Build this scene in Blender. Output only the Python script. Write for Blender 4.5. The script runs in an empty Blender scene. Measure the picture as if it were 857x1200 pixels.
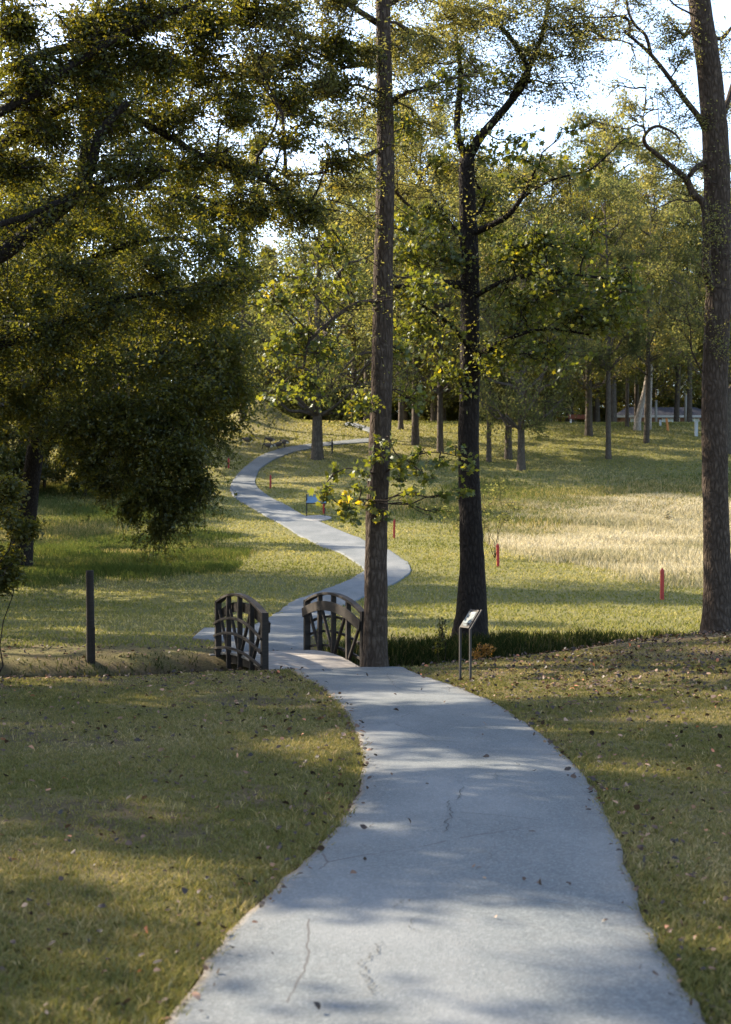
import bpy, math, random
import numpy as np
from mathutils import Vector

random.seed(7)
rng = np.random.default_rng(11)
R = math.radians
def reseed(k):
    global rng
    random.seed(k); rng = np.random.default_rng(k)
S = bpy.context.scene
COL = S.collection

# ------------------------------------------------------------------ camera model
F = 1667.0            # focal length in photo pixels (1200 px tall frame)
CX, HY = 428.5, 645.0 # principal column, horizon row
EYE = 1.65

def P(px, py, d):
    """photo pixel + distance in front of the camera -> world point"""
    return Vector(((px - CX) / F * d, d, EYE + (HY - py) / F * d))

# ------------------------------------------------------------------ terrain
_prof = [(-60, .3), (-20, -1.3), (-5, -1.6), (0, -1.65), (5.5, -1.86), (9, -1.9), (15, -1.95), (23, -1.95),
         (27.5, -1.83), (38, -1.70), (44, -1.53), (57, -.68), (76, .68), (88, 2.2), (104, 4.6), (118, 7.4),
         (132, 10.3), (145, 12.9), (153, 13.9), (165, 13.6), (185, 13.2), (300, 14), (900, 16)]
_td = np.arange(-60, 900, .25)
_tz = np.interp(_td, [a for a, b in _prof], [b for a, b in _prof])
_k = np.exp(-np.linspace(-2.5, 2.5, 25) ** 2); _k /= _k.sum()
_tz = np.convolve(np.pad(_tz, 12, mode='edge'), _k, mode='valid') + EYE

TH = R(19.4)
BC = np.array([-1.38, 25.1])                     # bridge centre on the ditch line
DT = np.array([math.cos(TH), math.sin(TH)])      # along the ditch
DN = np.array([-math.sin(TH), math.cos(TH)])     # across the ditch = bridge axis

def ditch_s(x, y):
    t = (x - BC[0]) * DT[0] + (y - BC[1]) * DT[1]
    s = (x - BC[0]) * DN[0] + (y - BC[1]) * DN[1]
    w = 1 - np.exp(-(t / 3.0) ** 2)
    return s + w * (.22 * np.sin(t * .55) + .1 * np.sin(t * 1.7 + 1)), t

def vnoise(x, y, sc, seed=0):
    a = seed * 1.7
    x = x / sc; y = y / sc
    return (np.sin(x * 1.3 + a + 1.7 * np.sin(y * .7 + a)) + np.sin(y * 1.7 - a * 2 + 1.3 * np.sin(x * .9 + 2 * a))
            + .6 * np.sin(x * 2.9 + y * 2.3 + a * 3)) / 2.6

def sstep(a, b, v):
    t = np.clip((v - a) / (b - a), 0, 1)
    return t * t * (3 - 2 * t)

def H(x, y):
    x = np.asarray(x, float); y = np.asarray(y, float)
    z = np.interp(y, _td, _tz)
    z = z + .075 * np.clip(x - .8, 0, 14) * sstep(9, 24, y) * (1 - sstep(26, 31, y))      # near right bank is higher
    z = z - .02 * np.clip(-x - 4, 0, 12) * sstep(30, 45, y) * (1 - sstep(70, 90, y))
    z = z + .05 * vnoise(x, y, 2.6, 1) * sstep(30, 40, y) + .25 * vnoise(x, y, 17, 2) * sstep(60, 100, y)
    z = z + .018 * vnoise(x, y, .8, 3)
    # grassy knoll beside the upper path
    z = z + 2.3 * np.exp(-((x + 11.0) / 2.6) ** 2 - ((y - 146) / 5.0) ** 2)
    s, t = ditch_s(x, y)
    z = z - .95 / (1 + (np.abs(s) / 1.12) ** 6) * (1 + .12 * np.sin(t * .9))
    return z

def Hs(x, y):
    return float(H(np.array([x]), np.array([y]))[0])

_ds = np.concatenate([np.arange(2.5, 40, .04), np.arange(40, 400, .25)])
def hit(px, py):
    """first terrain point seen through a photo pixel"""
    x = (px - CX) / F * _ds; z = EYE + (HY - py) / F * _ds
    g = z - H(x, _ds)
    i = int(np.argmax(g < 0))
    if i == 0:
        return Vector(((px - CX) / F * 300, 300, Hs((px - CX) / F * 300, 300)))
    a, b = g[i - 1], g[i]
    d = _ds[i - 1] + (_ds[i] - _ds[i - 1]) * (a / (a - b) if a != b else 0)
    xx = (px - CX) / F * d
    return Vector((xx, d, Hs(xx, d)))

# ------------------------------------------------------------------ object helpers
def tag(o, label=None, cat=None, group=None, kind=None):
    if label: o['label'] = label
    if cat: o['category'] = cat
    if group: o['group'] = group
    if kind: o['kind'] = kind
    return o

def thing(name, label, cat, loc=(0, 0, 0), rz=0, group=None):
    o = bpy.data.objects.new(name, None)
    COL.objects.link(o); o.location = loc; o.rotation_euler = (0, 0, rz); o.empty_display_size = .2
    return tag(o, label, cat, group)

class MB:
    """collects polygons for ONE mesh object"""
    def __init__(self):
        self.v = []; self.f = []; self.m = []; self.mi = 0
    def add(self, vs, fs):
        b = len(self.v)
        self.v += [tuple(p) for p in vs]
        self.f += [tuple(i + b for i in f) for f in fs]
        self.m += [self.mi] * len(fs)
    def box(self, c, sx, sy, sz, ax=None, ay=None, az=None):
        c = Vector(c); ax = Vector(ax or (1, 0, 0)); ay = Vector(ay or (0, 1, 0)); az = Vector(az or (0, 0, 1))
        vs = [c + ax * (sx / 2 * i) + ay * (sy / 2 * j) + az * (sz / 2 * k) for k in (-1, 1) for j in (-1, 1) for i in (-1, 1)]
        self.add(vs, [(0, 2, 3, 1), (4, 5, 7, 6), (0, 1, 5, 4), (2, 6, 7, 3), (0, 4, 6, 2), (1, 3, 7, 5)])
    def bar(self, a, b, w, h, up=(0, 0, 1)):
        a = Vector(a); b = Vector(b); az = (b - a); L = az.length; az.normalize()
        up = Vector(up); ax = az.cross(up)
        if ax.length < 1e-4: ax = az.cross(Vector((0, 1, 0)))
        ax.normalize(); ay = ax.cross(az)
        self.box((a + b) / 2, w, h, L, ax, ay, az)
    def sweep(self, pts, w, h, side):
        """rectangular section along a polyline, 'side' the horizontal thickness axis"""
        side = Vector(side); n = len(pts); vs = []
        for i, p in enumerate(pts):
            p = Vector(p)
            t = (Vector(pts[min(i + 1, n - 1)]) - Vector(pts[max(i - 1, 0)])).normalized()
            u = side.cross(t).normalized()
            if u.z < 0: u = -u
            for a, b in ((-1, -1), (1, -1), (1, 1), (-1, 1)):
                vs.append(p + side * (a * w / 2) + u * (b * h / 2))
        fs = [(0, 1, 2, 3), tuple((n - 1) * 4 + k for k in (3, 2, 1, 0))]
        for i in range(n - 1):
            for k in range(4):
                a = i * 4 + k; b = i * 4 + (k + 1) % 4
                fs.append((a, a + 4, b + 4, b))
        self.add(vs, fs)
    def tube(self, pts, rad, sides=8, rough=0.0, cap=True):
        n = len(pts); pts = [Vector(p) for p in pts]; vs = []
        ref = Vector((0.13, 1, 0.07))
        for i, p in enumerate(pts):
            t = (pts[min(i + 1, n - 1)] - pts[max(i - 1, 0)])
            if t.length < 1e-6: t = Vector((0, 0, 1))
            t.normalize()
            u = t.cross(ref)
            if u.length < .15: u = t.cross(Vector((1, 0, 0)))
            u.normalize(); w = t.cross(u)
            for k in range(sides):
                a = 2 * math.pi * k / sides
                r = rad[i]
                if rough: r *= 1 + rough * math.sin(3 * a + i * .35) * .6 + rough * random.uniform(-1, 1) * .6
                vs.append(p + u * (math.cos(a) * r) + w * (math.sin(a) * r))
        fs = []
        for i in range(n - 1):
            for k in range(sides):
                a = i * sides + k; b = i * sides + (k + 1) % sides
                fs.append((a, b, b + sides, a + sides))
        if cap:
            fs.append(tuple(range(sides))[::-1]); fs.append(tuple((n - 1) * sides + k for k in range(sides)))
        self.add(vs, fs)
    def ell(self, c, rx, ry, rz, nu=12, nv=8, ax=None, ay=None, az=None):
        c = Vector(c); ax = Vector(ax or (1, 0, 0)); ay = Vector(ay or (0, 1, 0)); az = Vector(az or (0, 0, 1))
        vs = [c - az * rz]
        for j in range(1, nv):
            th = -math.pi / 2 + math.pi * j / nv
            for i in range(nu):
                a = 2 * math.pi * i / nu
                vs.append(c + ax * (rx * math.cos(th) * math.cos(a)) + ay * (ry * math.cos(th) * math.sin(a)) + az * (rz * math.sin(th)))
        vs.append(c + az * rz); top = len(vs) - 1; fs = []
        for i in range(nu):
            fs.append((0, 1 + (i + 1) % nu, 1 + i))
            fs.append((top, top - nu + i, top - nu + (i + 1) % nu))
        for j in range(nv - 2):
            for i in range(nu):
                a = 1 + j * nu + i; b = 1 + j * nu + (i + 1) % nu
                fs.append((a, b, b + nu, a + nu))
        self.add(vs, fs)
    def build(self, name, mat, parent=None, smooth=False, origin=None, bevel=0):
        me = bpy.data.meshes.new(name)
        v = np.array(self.v, float)
        if parent is not None and origin is None and parent.get('_world'): origin = parent.location
        if origin is not None: v = v - np.array(origin)
        me.from_pydata(v.tolist(), [], self.f)
        for m in (mat if isinstance(mat, (list, tuple)) else [mat]): me.materials.append(m)
        if isinstance(mat, (list, tuple)): me.polygons.foreach_set('material_index', self.m)
        if smooth: me.polygons.foreach_set('use_smooth', [True] * len(self.f))
        me.update()
        o = bpy.data.objects.new(name, me); COL.objects.link(o)
        if parent is not None: o.parent = parent
        elif origin is not None: o.location = origin
        if bevel:
            b = o.modifiers.new('bevel', 'BEVEL'); b.width = bevel; b.segments = 2; b.limit_method = 'ANGLE'
        return o

def np_mesh(name, verts, faces_flat, nper, mat, parent=None, rnd=None, extra=None, smooth=False):
    """big mesh from numpy arrays; faces all with nper corners"""
    me = bpy.data.meshes.new(name)
    nv = len(verts); nf = len(faces_flat) // nper
    me.vertices.add(nv); me.vertices.foreach_set('co', np.ascontiguousarray(verts, np.float32).ravel())
    me.loops.add(nf * nper); me.loops.foreach_set('vertex_index', np.ascontiguousarray(faces_flat, np.int32))
    me.polygons.add(nf)
    me.polygons.foreach_set('loop_start', np.arange(nf, dtype=np.int32) * nper)
    if smooth: me.polygons.foreach_set('use_smooth', np.ones(nf, bool))
    if rnd is not None:
        a = me.attributes.new('rnd', 'FLOAT', 'FACE'); a.data.foreach_set('value', np.ascontiguousarray(rnd, np.float32))
    if extra:
        for k, arr in extra.items():
            a = me.attributes.new(k, 'FLOAT', 'POINT'); a.data.foreach_set('value', np.ascontiguousarray(arr, np.float32))
    me.materials.append(mat)
    me.update(calc_edges=True); me.validate()
    o = bpy.data.objects.new(name, me); COL.objects.link(o)
    if parent is not None: o.parent = parent
    return o

# ------------------------------------------------------------------ materials
class NT:
    def __init__(self, name):
        self.mat = bpy.data.materials.new(name); self.mat.use_nodes = True
        self.t = self.mat.node_tree; self.t.nodes.clear()
        self.out = self.n('ShaderNodeOutputMaterial')
    def n(self, typ, **kw):
        nd = self.t.nodes.new(typ)
        for k, v in kw.items(): setattr(nd, k, v)
        return nd
    def l(self, a, b): self.t.links.new(a, b)
    def coords(self, scale=(1, 1, 1), kind='Object'):
        c = self.n('ShaderNodeTexCoord'); m = self.n('ShaderNodeMapping'); m.inputs['Scale'].default_value = scale
        self.l(c.outputs[kind], m.inputs['Vector']); return m.outputs['Vector']
    def noise(self, vec, scale, detail=4, rough=.6):
        x = self.n('ShaderNodeTexNoise'); x.inputs['Scale'].default_value = scale; x.inputs['Detail'].default_value = detail
        x.inputs['Roughness'].default_value = rough; self.l(vec, x.inputs['Vector']); return x.outputs['Fac']
    def ramp(self, fac, stops):
        r = self.n('ShaderNodeValToRGB'); e = r.color_ramp.elements
        while len(e) < len(stops): e.new(.5)
        for i, (p, c) in enumerate(stops):
            e[i].position = p; e[i].color = (*c, 1) if len(c) == 3 else c
        self.l(fac, r.inputs['Fac']); return r.outputs['Color']
    def mix(self, fac, a, b, mode='MIX'):
        m = self.n('ShaderNodeMix', data_type='RGBA', blend_type=mode)
        for sock, v in ((m.inputs[0], fac), (m.inputs[6], a), (m.inputs[7], b)):
            if isinstance(v, (int, float)): sock.default_value = v
            elif isinstance(v, tuple): sock.default_value = (*v, 1)
            else: self.l(v, sock)
        return m.outputs[2]
    def math(self, op, a, b=None):
        m = self.n('ShaderNodeMath', operation=op)
        for s, v in zip(m.inputs, (a, b)):
            if v is None: continue
            if isinstance(v, (int, float)): s.default_value = v
            else: self.l(v, s)
        return m.outputs[0]
    def attr(self, name):
        a = self.n('ShaderNodeAttribute'); a.attribute_name = name; return a.outputs['Fac']
    def bump(self, h, strength=.5, dist=.02):
        b = self.n('ShaderNodeBump'); b.inputs['Strength'].default_value = strength; b.inputs['Distance'].default_value = dist
        self.l(h, b.inputs['Height']); return b.outputs['Normal']
    def principled(self, col, rough=.8, normal=None, spec=.3, metal=0):
        p = self.n('ShaderNodeBsdfPrincipled'); p.inputs['Roughness'].default_value = rough
        p.inputs['Specular IOR Level'].default_value = spec; p.inputs['Metallic'].default_value = metal
        if isinstance(col, tuple): p.inputs['Base Color'].default_value = (*col, 1)
        else: self.l(col, p.inputs['Base Color'])
        if normal is not None: self.l(normal, p.inputs['Normal'])
        self.l(p.outputs[0], self.out.inputs['Surface']); return p

def leaf_mat(name, stops, trans=.42, tint=(1.9, 1.7, .7), gloss=.022):
    m = NT(name)
    c = m.ramp(m.attr('rnd'), stops)
    t = m.mix(1.0, c, tint, 'MULTIPLY')
    d = m.n('ShaderNodeBsdfDiffuse'); m.l(c, d.inputs['Color'])
    tr = m.n('ShaderNodeBsdfTranslucent'); m.l(t, tr.inputs['Color'])
    a = m.n('ShaderNodeMixShader'); a.inputs[0].default_value = trans; m.l(d.outputs[0], a.inputs[1]); m.l(tr.outputs[0], a.inputs[2])
    if gloss:
        g = m.n('ShaderNodeBsdfGlossy'); g.inputs['Roughness'].default_value = .5; g.inputs['Color'].default_value = (.8, .85, .9, 1)
        b = m.n('ShaderNodeMixShader'); b.inputs[0].default_value = gloss; m.l(a.outputs[0], b.inputs[1]); m.l(g.outputs[0], b.inputs[2])
        a = b
    m.l(a.outputs[0], m.out.inputs['Surface'])
    return m.mat

def bark_mat(name, dark, mid, light, scale=1.0):
    m = NT(name)
    v = m.coords((10 * scale, 10 * scale, 3.4 * scale))
    n1 = m.noise(v, 1.0, 6, .65)
    n2 = m.noise(m.coords((1.5, 1.5, .7)), 1.2, 4)
    vo = m.n('ShaderNodeTexVoronoi'); vo.feature = 'DISTANCE_TO_EDGE'; vo.inputs['Scale'].default_value = 1.6; m.l(v, vo.inputs['Vector'])
    e = m.math('MINIMUM', m.math('MULTIPLY', vo.outputs['Distance'], 3.0), 1.0)
    hgt = m.math('ADD', m.math('MULTIPLY', e, .38), m.math('MULTIPLY', n1, .82))
    c = m.ramp(hgt, [(.25, dark), (.6, mid), (.95, light)])
    c = m.mix(m.math('MULTIPLY', n2, .55), c, mid)
    n3 = m.noise(m.coords((2.2, 2.2, 3.4)), 2.0, 6, .75)
    c = m.mix(m.math('MULTIPLY', m.ramp(n3, [(.54, (0, 0, 0)), (.66, (1, 1, 1))]), .55), c, light)
    m.principled(c, .9, m.bump(hgt, 1.0, .045), .12)
    return m.mat

def wood_mat(name, a, b, rough=.8):
    m = NT(name)
    n1 = m.noise(m.coords((3, 3, 22)), 2.2, 5)
    n2 = m.noise(m.coords((1, 1, 1)), 6, 3)
    c = m.mix(n2, m.ramp(n1, [(.3, a), (.7, b)]), a)
    m.principled(c, rough, m.bump(n1, .4, .006), .25)
    return m.mat

def plain_mat(name, col, rough=.6, var=.25, metal=0, spec=.35, sc=9):
    m = NT(name)
    n1 = m.noise(m.coords((1, 1, 1)), sc, 5)
    c = m.mix(n1, tuple(x * (1 - var) for x in col), tuple(min(1, x * (1 + var)) for x in col))
    m.principled(c, rough, m.bump(n1, .12, .004), spec, metal)
    return m.mat

G = {}
G['leaf_oak'] = leaf_mat('oak leaf', [(0, (.030, .038, .011)), (.45, (.052, .058, .015)), (.8, (.095, .085, .018)), (1, (.18, .13, .02))], .45, (2.4, 2.1, .6))
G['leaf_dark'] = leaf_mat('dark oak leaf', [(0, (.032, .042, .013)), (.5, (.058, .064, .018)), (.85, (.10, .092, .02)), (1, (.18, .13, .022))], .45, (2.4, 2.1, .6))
G['leaf_maple'] = leaf_mat('broad leaf', [(0, (.046, .062, .017)), (.55, (.082, .098, .023)), (.8, (.14, .14, .025)), (.93, (.30, .23, .025)), (.985, (.42, .16, .02)), (1, (.45, .07, .02))], .45, (2.3, 2.0, .6), .03)
G['leaf_yellow'] = leaf_mat('yellowing leaf', [(0, (.072, .080, .034)), (.5, (.12, .12, .046)), (.85, (.19, .168, .06)), (1, (.27, .195, .055))], .5, (1.95, 1.8, .95))
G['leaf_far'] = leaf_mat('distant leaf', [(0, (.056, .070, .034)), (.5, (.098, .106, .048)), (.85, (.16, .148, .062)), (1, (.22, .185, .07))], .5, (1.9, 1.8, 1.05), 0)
G['leaf_rust'] = leaf_mat('rusty leaf', [(0, (.06, .045, .015)), (.5, (.16, .085, .025)), (1, (.30, .15, .03))], .35, (1.6, 1.4, .7))
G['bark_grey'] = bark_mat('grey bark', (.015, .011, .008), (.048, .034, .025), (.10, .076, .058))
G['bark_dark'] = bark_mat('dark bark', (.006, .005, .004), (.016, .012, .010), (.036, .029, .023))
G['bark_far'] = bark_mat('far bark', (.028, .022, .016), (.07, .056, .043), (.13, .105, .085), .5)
G['bark_pale'] = bark_mat('pale bark', (.12, .10, .085), (.3, .26, .22), (.45, .4, .35), .6)
G['timber'] = wood_mat('weathered timber', (.012, .009, .007), (.036, .027, .021))
G['timber_grey'] = wood_mat('grey deck timber', (.16, .145, .13), (.30, .28, .255))
G['red'] = plain_mat('red paint', (.30, .024, .018), .45, .25)
G['bench'] = wood_mat('red brown timber', (.16, .05, .028), (.26, .09, .05))
G['metal'] = plain_mat('dark sign metal', (.035, .032, .03), .7, .2, 0, .2)
G['white'] = plain_mat('white paint', (.74, .74, .72), .5, .05)
G['trim'] = plain_mat('dull painted trim', (.40, .42, .45), .9, .08, 0, .1)
G['pole'] = plain_mat('pale pole', (.30, .28, .25), .8, .15)
G['print'] = plain_mat('sign print', (.10, .132, .15), .6, .06, 0, .15)
G['ink'] = plain_mat('sign ink', (.035, .05, .06), .35, .2)
G['blue'] = plain_mat('blue sign panel', (.11, .175, .25), .3, .25, 0, .35, 3)
G['concrete'] = plain_mat('pale concrete', (.18, .172, .16), .9, .12)
G['roof'] = plain_mat('grey shingle roof', (.040, .042, .052), 1.0, .2, 0, .05)
G['brick'] = plain_mat('dull brick wall', (.17, .10, .075), .9, .25)
G['glass'] = plain_mat('window glass', (.35, .42, .47), .15, .1)
G['feather'] = plain_mat('goose body feather', (.085, .068, .055), .8, .3)
G['feather_black'] = plain_mat('black feather', (.02, .02, .02), .7, .1)
G['feather_white'] = plain_mat('white feather', (.6, .58, .54), .8, .1)
G['cloth'] = plain_mat('dark cloth', (.022, .024, .028), .85, .2)
G['denim'] = plain_mat('dark trousers', (.03, .033, .04), .85, .2)
G['skin'] = plain_mat('skin', (.36, .22, .16), .6, .08)
G['hair'] = plain_mat('dark hair', (.03, .02, .015), .6, .2)
G['orange'] = plain_mat('orange timber', (.5, .2, .06), .7, .2)
G['grass'] = leaf_mat('lawn blade', [(0, (.075, .080, .028)), (.4, (.130, .122, .042)), (.7, (.20, .165, .075)), (1, (.38, .29, .16))], .25, (1.3, 1.3, .7), 0)
G['grass_sun'] = leaf_mat('sunlit far lawn blade', [(0, (.09, .10, .030)), (.4, (.165, .162, .052)), (.7, (.26, .225, .095)), (1, (.42, .34, .18))], .3, (1.3, 1.3, .7), 0)  # lighter, yellower copy of the lawn blade; sunlight is put into its colour
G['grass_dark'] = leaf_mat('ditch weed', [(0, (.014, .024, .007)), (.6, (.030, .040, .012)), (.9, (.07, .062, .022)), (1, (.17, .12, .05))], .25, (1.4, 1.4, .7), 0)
G['straw'] = leaf_mat('straw grass', [(0, (.11, .12, .05)), (.35, (.25, .225, .135)), (.8, (.43, .38, .27)), (1, (.55, .49, .37))], .3, (1.2, 1.15, .9), 0)
G['meadow'] = leaf_mat('green meadow grass', [(0, (.04, .065, .02)), (.55, (.075, .095, .03)), (.85, (.17, .15, .065)), (1, (.32, .26, .14))], .3, (1.4, 1.3, .7), 0)
G['litter'] = leaf_mat('fallen leaf', [(0, (.025, .016, .010)), (.5, (.075, .042, .024)), (.8, (.17, .09, .05)), (.93, (.33, .21, .13)), (1, (.42, .13, .05))], .1, (1, 1, 1), .03)

# ground: grass over earth, straw and bare soil by vertex masks
m = NT('grass ground')
v = m.coords()
nf = m.noise(v, 26, 6, .7); nm = m.noise(v, 2.1, 5, .6); nl = m.noise(v, .22, 4, .6)
nbl = m.noise(m.coords((1, .35, 1)), 60, 3, .8)
grass = m.ramp(nf, [(.28, (.052, .048, .020)), (.5, (.115, .102, .038)), (.72, (.21, .17, .075))])
grass = m.mix(m.ramp(nm, [(.38, (0, 0, 0)), (.68, (1, 1, 1))]), grass, m.mix(nf, (.080, .060, .032), (.20, .145, .078)))
grass = m.mix(m.math('MULTIPLY', nl, .35), grass, m.mix(nf, (.042, .052, .016), (.12, .125, .040)))
straw = m.ramp(nf, [(.25, (.10, .085, .04)), (.5, (.24, .195, .10)), (.75, (.38, .31, .18))])
soil = m.ramp(nf, [(.3, (.030, .021, .014)), (.55, (.080, .056, .038)), (.75, (.155, .112, .078))])
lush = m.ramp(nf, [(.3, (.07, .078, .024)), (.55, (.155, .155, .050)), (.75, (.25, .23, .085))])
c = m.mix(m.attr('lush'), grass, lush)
c = m.mix(m.math('MULTIPLY', m.attr('straw'), m.ramp(nm, [(.25, (.45, .45, .45)), (.6, (1, 1, 1))])), c, straw)
sm = m.math('MULTIPLY', m.attr('soil'), m.ramp(nm, [(.35, (.3, .3, .3)), (.55, (1, 1, 1))]))
c = m.mix(sm, c, soil)
m.principled(c, .95, m.bump(m.math('ADD', nf, m.math('MULTIPLY', nbl, .7)), .9, .05), .08)
G['ground'] = m.mat

# asphalt path
m = NT('worn asphalt')
v = m.coords()
n1 = m.noise(v, 95, 3, .75); n2 = m.noise(v, 1.1, 5, .6); n3 = m.noise(v, 9, 4, .6)
vo = m.n('ShaderNodeTexVoronoi'); vo.inputs['Scale'].default_value = 85; m.l(v, vo.inputs['Vector'])
agg = m.ramp(vo.outputs['Color'], [(.15, (.036, .043, .046)), (.6, (.084, .096, .101)), (.95, (.18, .19, .19))])
base = m.mix(n2, (.072, .083, .087), (.106, .117, .121))
c = m.mix(.5, base, agg)
c = m.mix(m.math('MULTIPLY', m.ramp(n3, [(.5, (0, 0, 0)), (.75, (1, 1, 1))]), .35), c, (.085, .085, .083))
n5 = m.noise(m.coords((1, .45, 1)), .55, 5, .65)
c = m.mix(m.math('MULTIPLY', m.ramp(n5, [(.42, (0, 0, 0)), (.62, (1, 1, 1))]), .35), c, (.20, .205, .205))
# fine wandering cracks
wv = m.n('ShaderNodeTexNoise'); wv.inputs['Scale'].default_value = 1.6; wv.inputs['Detail'].default_value = 6; m.l(v, wv.inputs['Vector'])
dv = m.mix(.12, v, wv.outputs['Color'])
ck = m.n('ShaderNodeTexVoronoi'); ck.feature = 'DISTANCE_TO_EDGE'; ck.inputs['Scale'].default_value = .42; m.l(dv, ck.inputs['Vector'])
cm = m.math('LESS_THAN', ck.outputs['Distance'], m.math('MULTIPLY', m.noise(v, 4, 3), .0035))
cm = m.math('MULTIPLY', cm, m.math('GREATER_THAN', m.noise(v, 1.1, 2), .52))
c = m.mix(m.math('MULTIPLY', cm, .8), c, (.045, .042, .04))
ed = m.math('MULTIPLY', m.attr('edge'), m.noise(v, 7, 5, .7))
c = m.mix(m.math('MINIMUM', m.math('MULTIPLY', ed, 1.5), .9), c, m.ramp(n1, [(.3, (.07, .05, .035)), (.7, (.20, .15, .10))]))
m.principled(c, .88, m.bump(m.math('ADD', n1, vo.outputs['Distance']), .45, .006), .25)
G['asphalt'] = m.mat

# ------------------------------------------------------------------ pixel outlines -> world
def catmull(pts, n):
    pts = [Vector(p) for p in pts]
    q = [pts[0] * 2 - pts[1]] + pts + [pts[-1] * 2 - pts[-2]]
    out = []
    for i in range(1, len(q) - 2):
        for k in range(n):
            t = k / n
            a, b, c, d = q[i - 1], q[i], q[i + 1], q[i + 2]
            out.append(.5 * ((2 * b) + (c - a) * t + (2 * a - 5 * b + 4 * c - d) * t * t + (3 * b - a - 3 * c + d) * t ** 3))
    out.append(pts[-1])
    return out

def resample(pts, n):
    a = np.array([tuple(p) for p in pts]); s = np.r_[0, np.cumsum(np.linalg.norm(np.diff(a, axis=0), axis=1))]
    t = np.linspace(0, s[-1], n)
    return np.stack([np.interp(t, s, a[:, k]) for k in range(a.shape[1])], 1)

PATHS = []   # (left xy, right xy) for masks
def path_sheet(name, left, right, n, lift, label=None, cross=13, extra_start=None):
    L = catmull([Vector((*hit(*p)[:2], 0)) for p in left], 8)
    Rr = catmull([Vector((*hit(*p)[:2], 0)) for p in right], 8)
    if extra_start:
        L = [Vector((*extra_start[0], 0))] + L; Rr = [Vector((*extra_start[1], 0))] + Rr
    L = resample(L, n)[:, :2]; Rr = resample(Rr, n)[:, :2]
    PATHS.append((L, Rr))
    jag = rng.normal(0, .012, (n, 2))
    vs = []; ed = []
    us = np.concatenate([[0, .006], np.linspace(.03, .97, cross - 4), [.994, 1]])
    for i in range(n):
        w = np.linalg.norm(Rr[i] - L[i]); dirn = (Rr[i] - L[i]) / w
        a = L[i] + dirn * jag[i, 0]; b = Rr[i] + dirn * jag[i, 1]
        for k, u in enumerate(us):
            p = a + (b - a) * u
            crown = .02 * (1 - (2 * u - 1) ** 2)
            dz = lift + crown + .0005 * max(0, p[1] - 30)
            if k in (0, cross - 1): dz = -.05
            vs.append((p[0], p[1], Hs(p[0], p[1]) + dz)); ed.append(max(0, 1 - min(u, 1 - u) * w / .07) if p[1] < 30 else 0)
    fs = []
    for i in range(n - 1):
        for k in range(cross - 1):
            a = i * cross + k
            fs += [a, a + 1, a + 1 + cross, a + cross]
    o = np_mesh(name, np.array(vs), np.array(fs), 4, G['asphalt'], extra={'edge': ed}, smooth=True)
    tag(o, label, 'path', kind='structure')
    return o

near_path = path_sheet('path', [(195, 1200), (262, 1100), (345, 1022), (402, 962), (424, 905), (415, 855), (385, 815), (352, 794), (312, 785.5)],
           [(830, 1200), (768, 1100), (740, 1030), (718, 970), (680, 905), (630, 858), (565, 818), (485, 789), (428, 780)], 150, .022,
           'wide grey asphalt path curving from foreground to the footbridge', extra_start=((-1.2, -6), (1.5, -6)))
def crack(path, pts, w):
    q = catmull([hit(*p) + Vector((0, 0, .035)) for p in pts], 7)
    vs = []
    for i, p in enumerate(q):
        t = (q[min(i + 1, len(q) - 1)] - q[max(i - 1, 0)]).normalized(); n = Vector((-t.y, t.x, 0)).normalized()
        p = p + n * random.uniform(-.022, .022); k = w * .55 * random.uniform(.35, 1) * min(1, .2 + min(i, len(q) - 1 - i) * .3)
        vs += [p - n * k, p + n * k]
    for v_ in vs: v_.z = Hs(v_.x, v_.y) + .0275 + .022
    mb = MB(); mb.add(vs, [(2 * i, 2 * i + 1, 2 * i + 3, 2 * i + 2) for i in range(len(q) - 1)])
    mb.build('crack', G['crack'], path)
G['crack'] = plain_mat('dirt filled crack', (.022, .021, .02), .95, .2)
for pts, w in (([(543, 927), (540, 940), (526, 948), (529, 960), (524, 972), (521, 985)], .009), ([(453, 792), (458, 800), (462, 806), (470, 812)], .008), ([(490, 1083), (484, 1096), (490, 1104)], .006),
               ([(448, 1112), (440, 1128), (428, 1136), (424, 1150), (434, 1166), (436, 1180)], .007), ([(466, 1060), (470, 1068), (463, 1075)], .005), ([(560, 1004), (575, 1010), (584, 1022)], .004), ([(600, 905), (585, 912), (580, 922)], .004)):
    crack(near_path, pts, w)
# beyond the bridge: winding up the slope
FL = [(276, 757), (306, 729), (345, 705), (385, 690), (414, 678), (426, 668), (405, 652), (375, 640), (345, 625), (312, 606), (285, 590), (270, 577), (272, 566), (282, 553), (300, 538), (330, 526), (380, 519), (436, 514)]
FR = [(352, 753), (372, 737), (385, 724), (402, 711), (432, 697), (468, 681), (482, 667), (468, 653), (440, 640), (405, 625), (370, 610), (340, 595), (315, 582), (301, 570), (300, 561), (308, 548), (326, 537), (350, 529), (390, 522), (436, 518.5)]
path_sheet('path', FL[1:], FR[1:], 220, .03, 'pale path winding uphill across the lawn beyond the footbridge',
           extra_start=(tuple(BC + DN * 1.66 - DT * .84), tuple(BC + DN * 1.66 + DT * .84)))
path_sheet('path', [(404, 499), (420, 502), (440, 509)], [(406, 495.5), (422, 498.5), (440, 504)], 14, .05, 'short stretch of pale path near the crest')
path_sheet('path', [(300, 752), (262, 753), (226, 749)], [(330, 738), (275, 737), (240, 736.5)], 14, .022, 'short side path leaving the far end of the footbridge')

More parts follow.
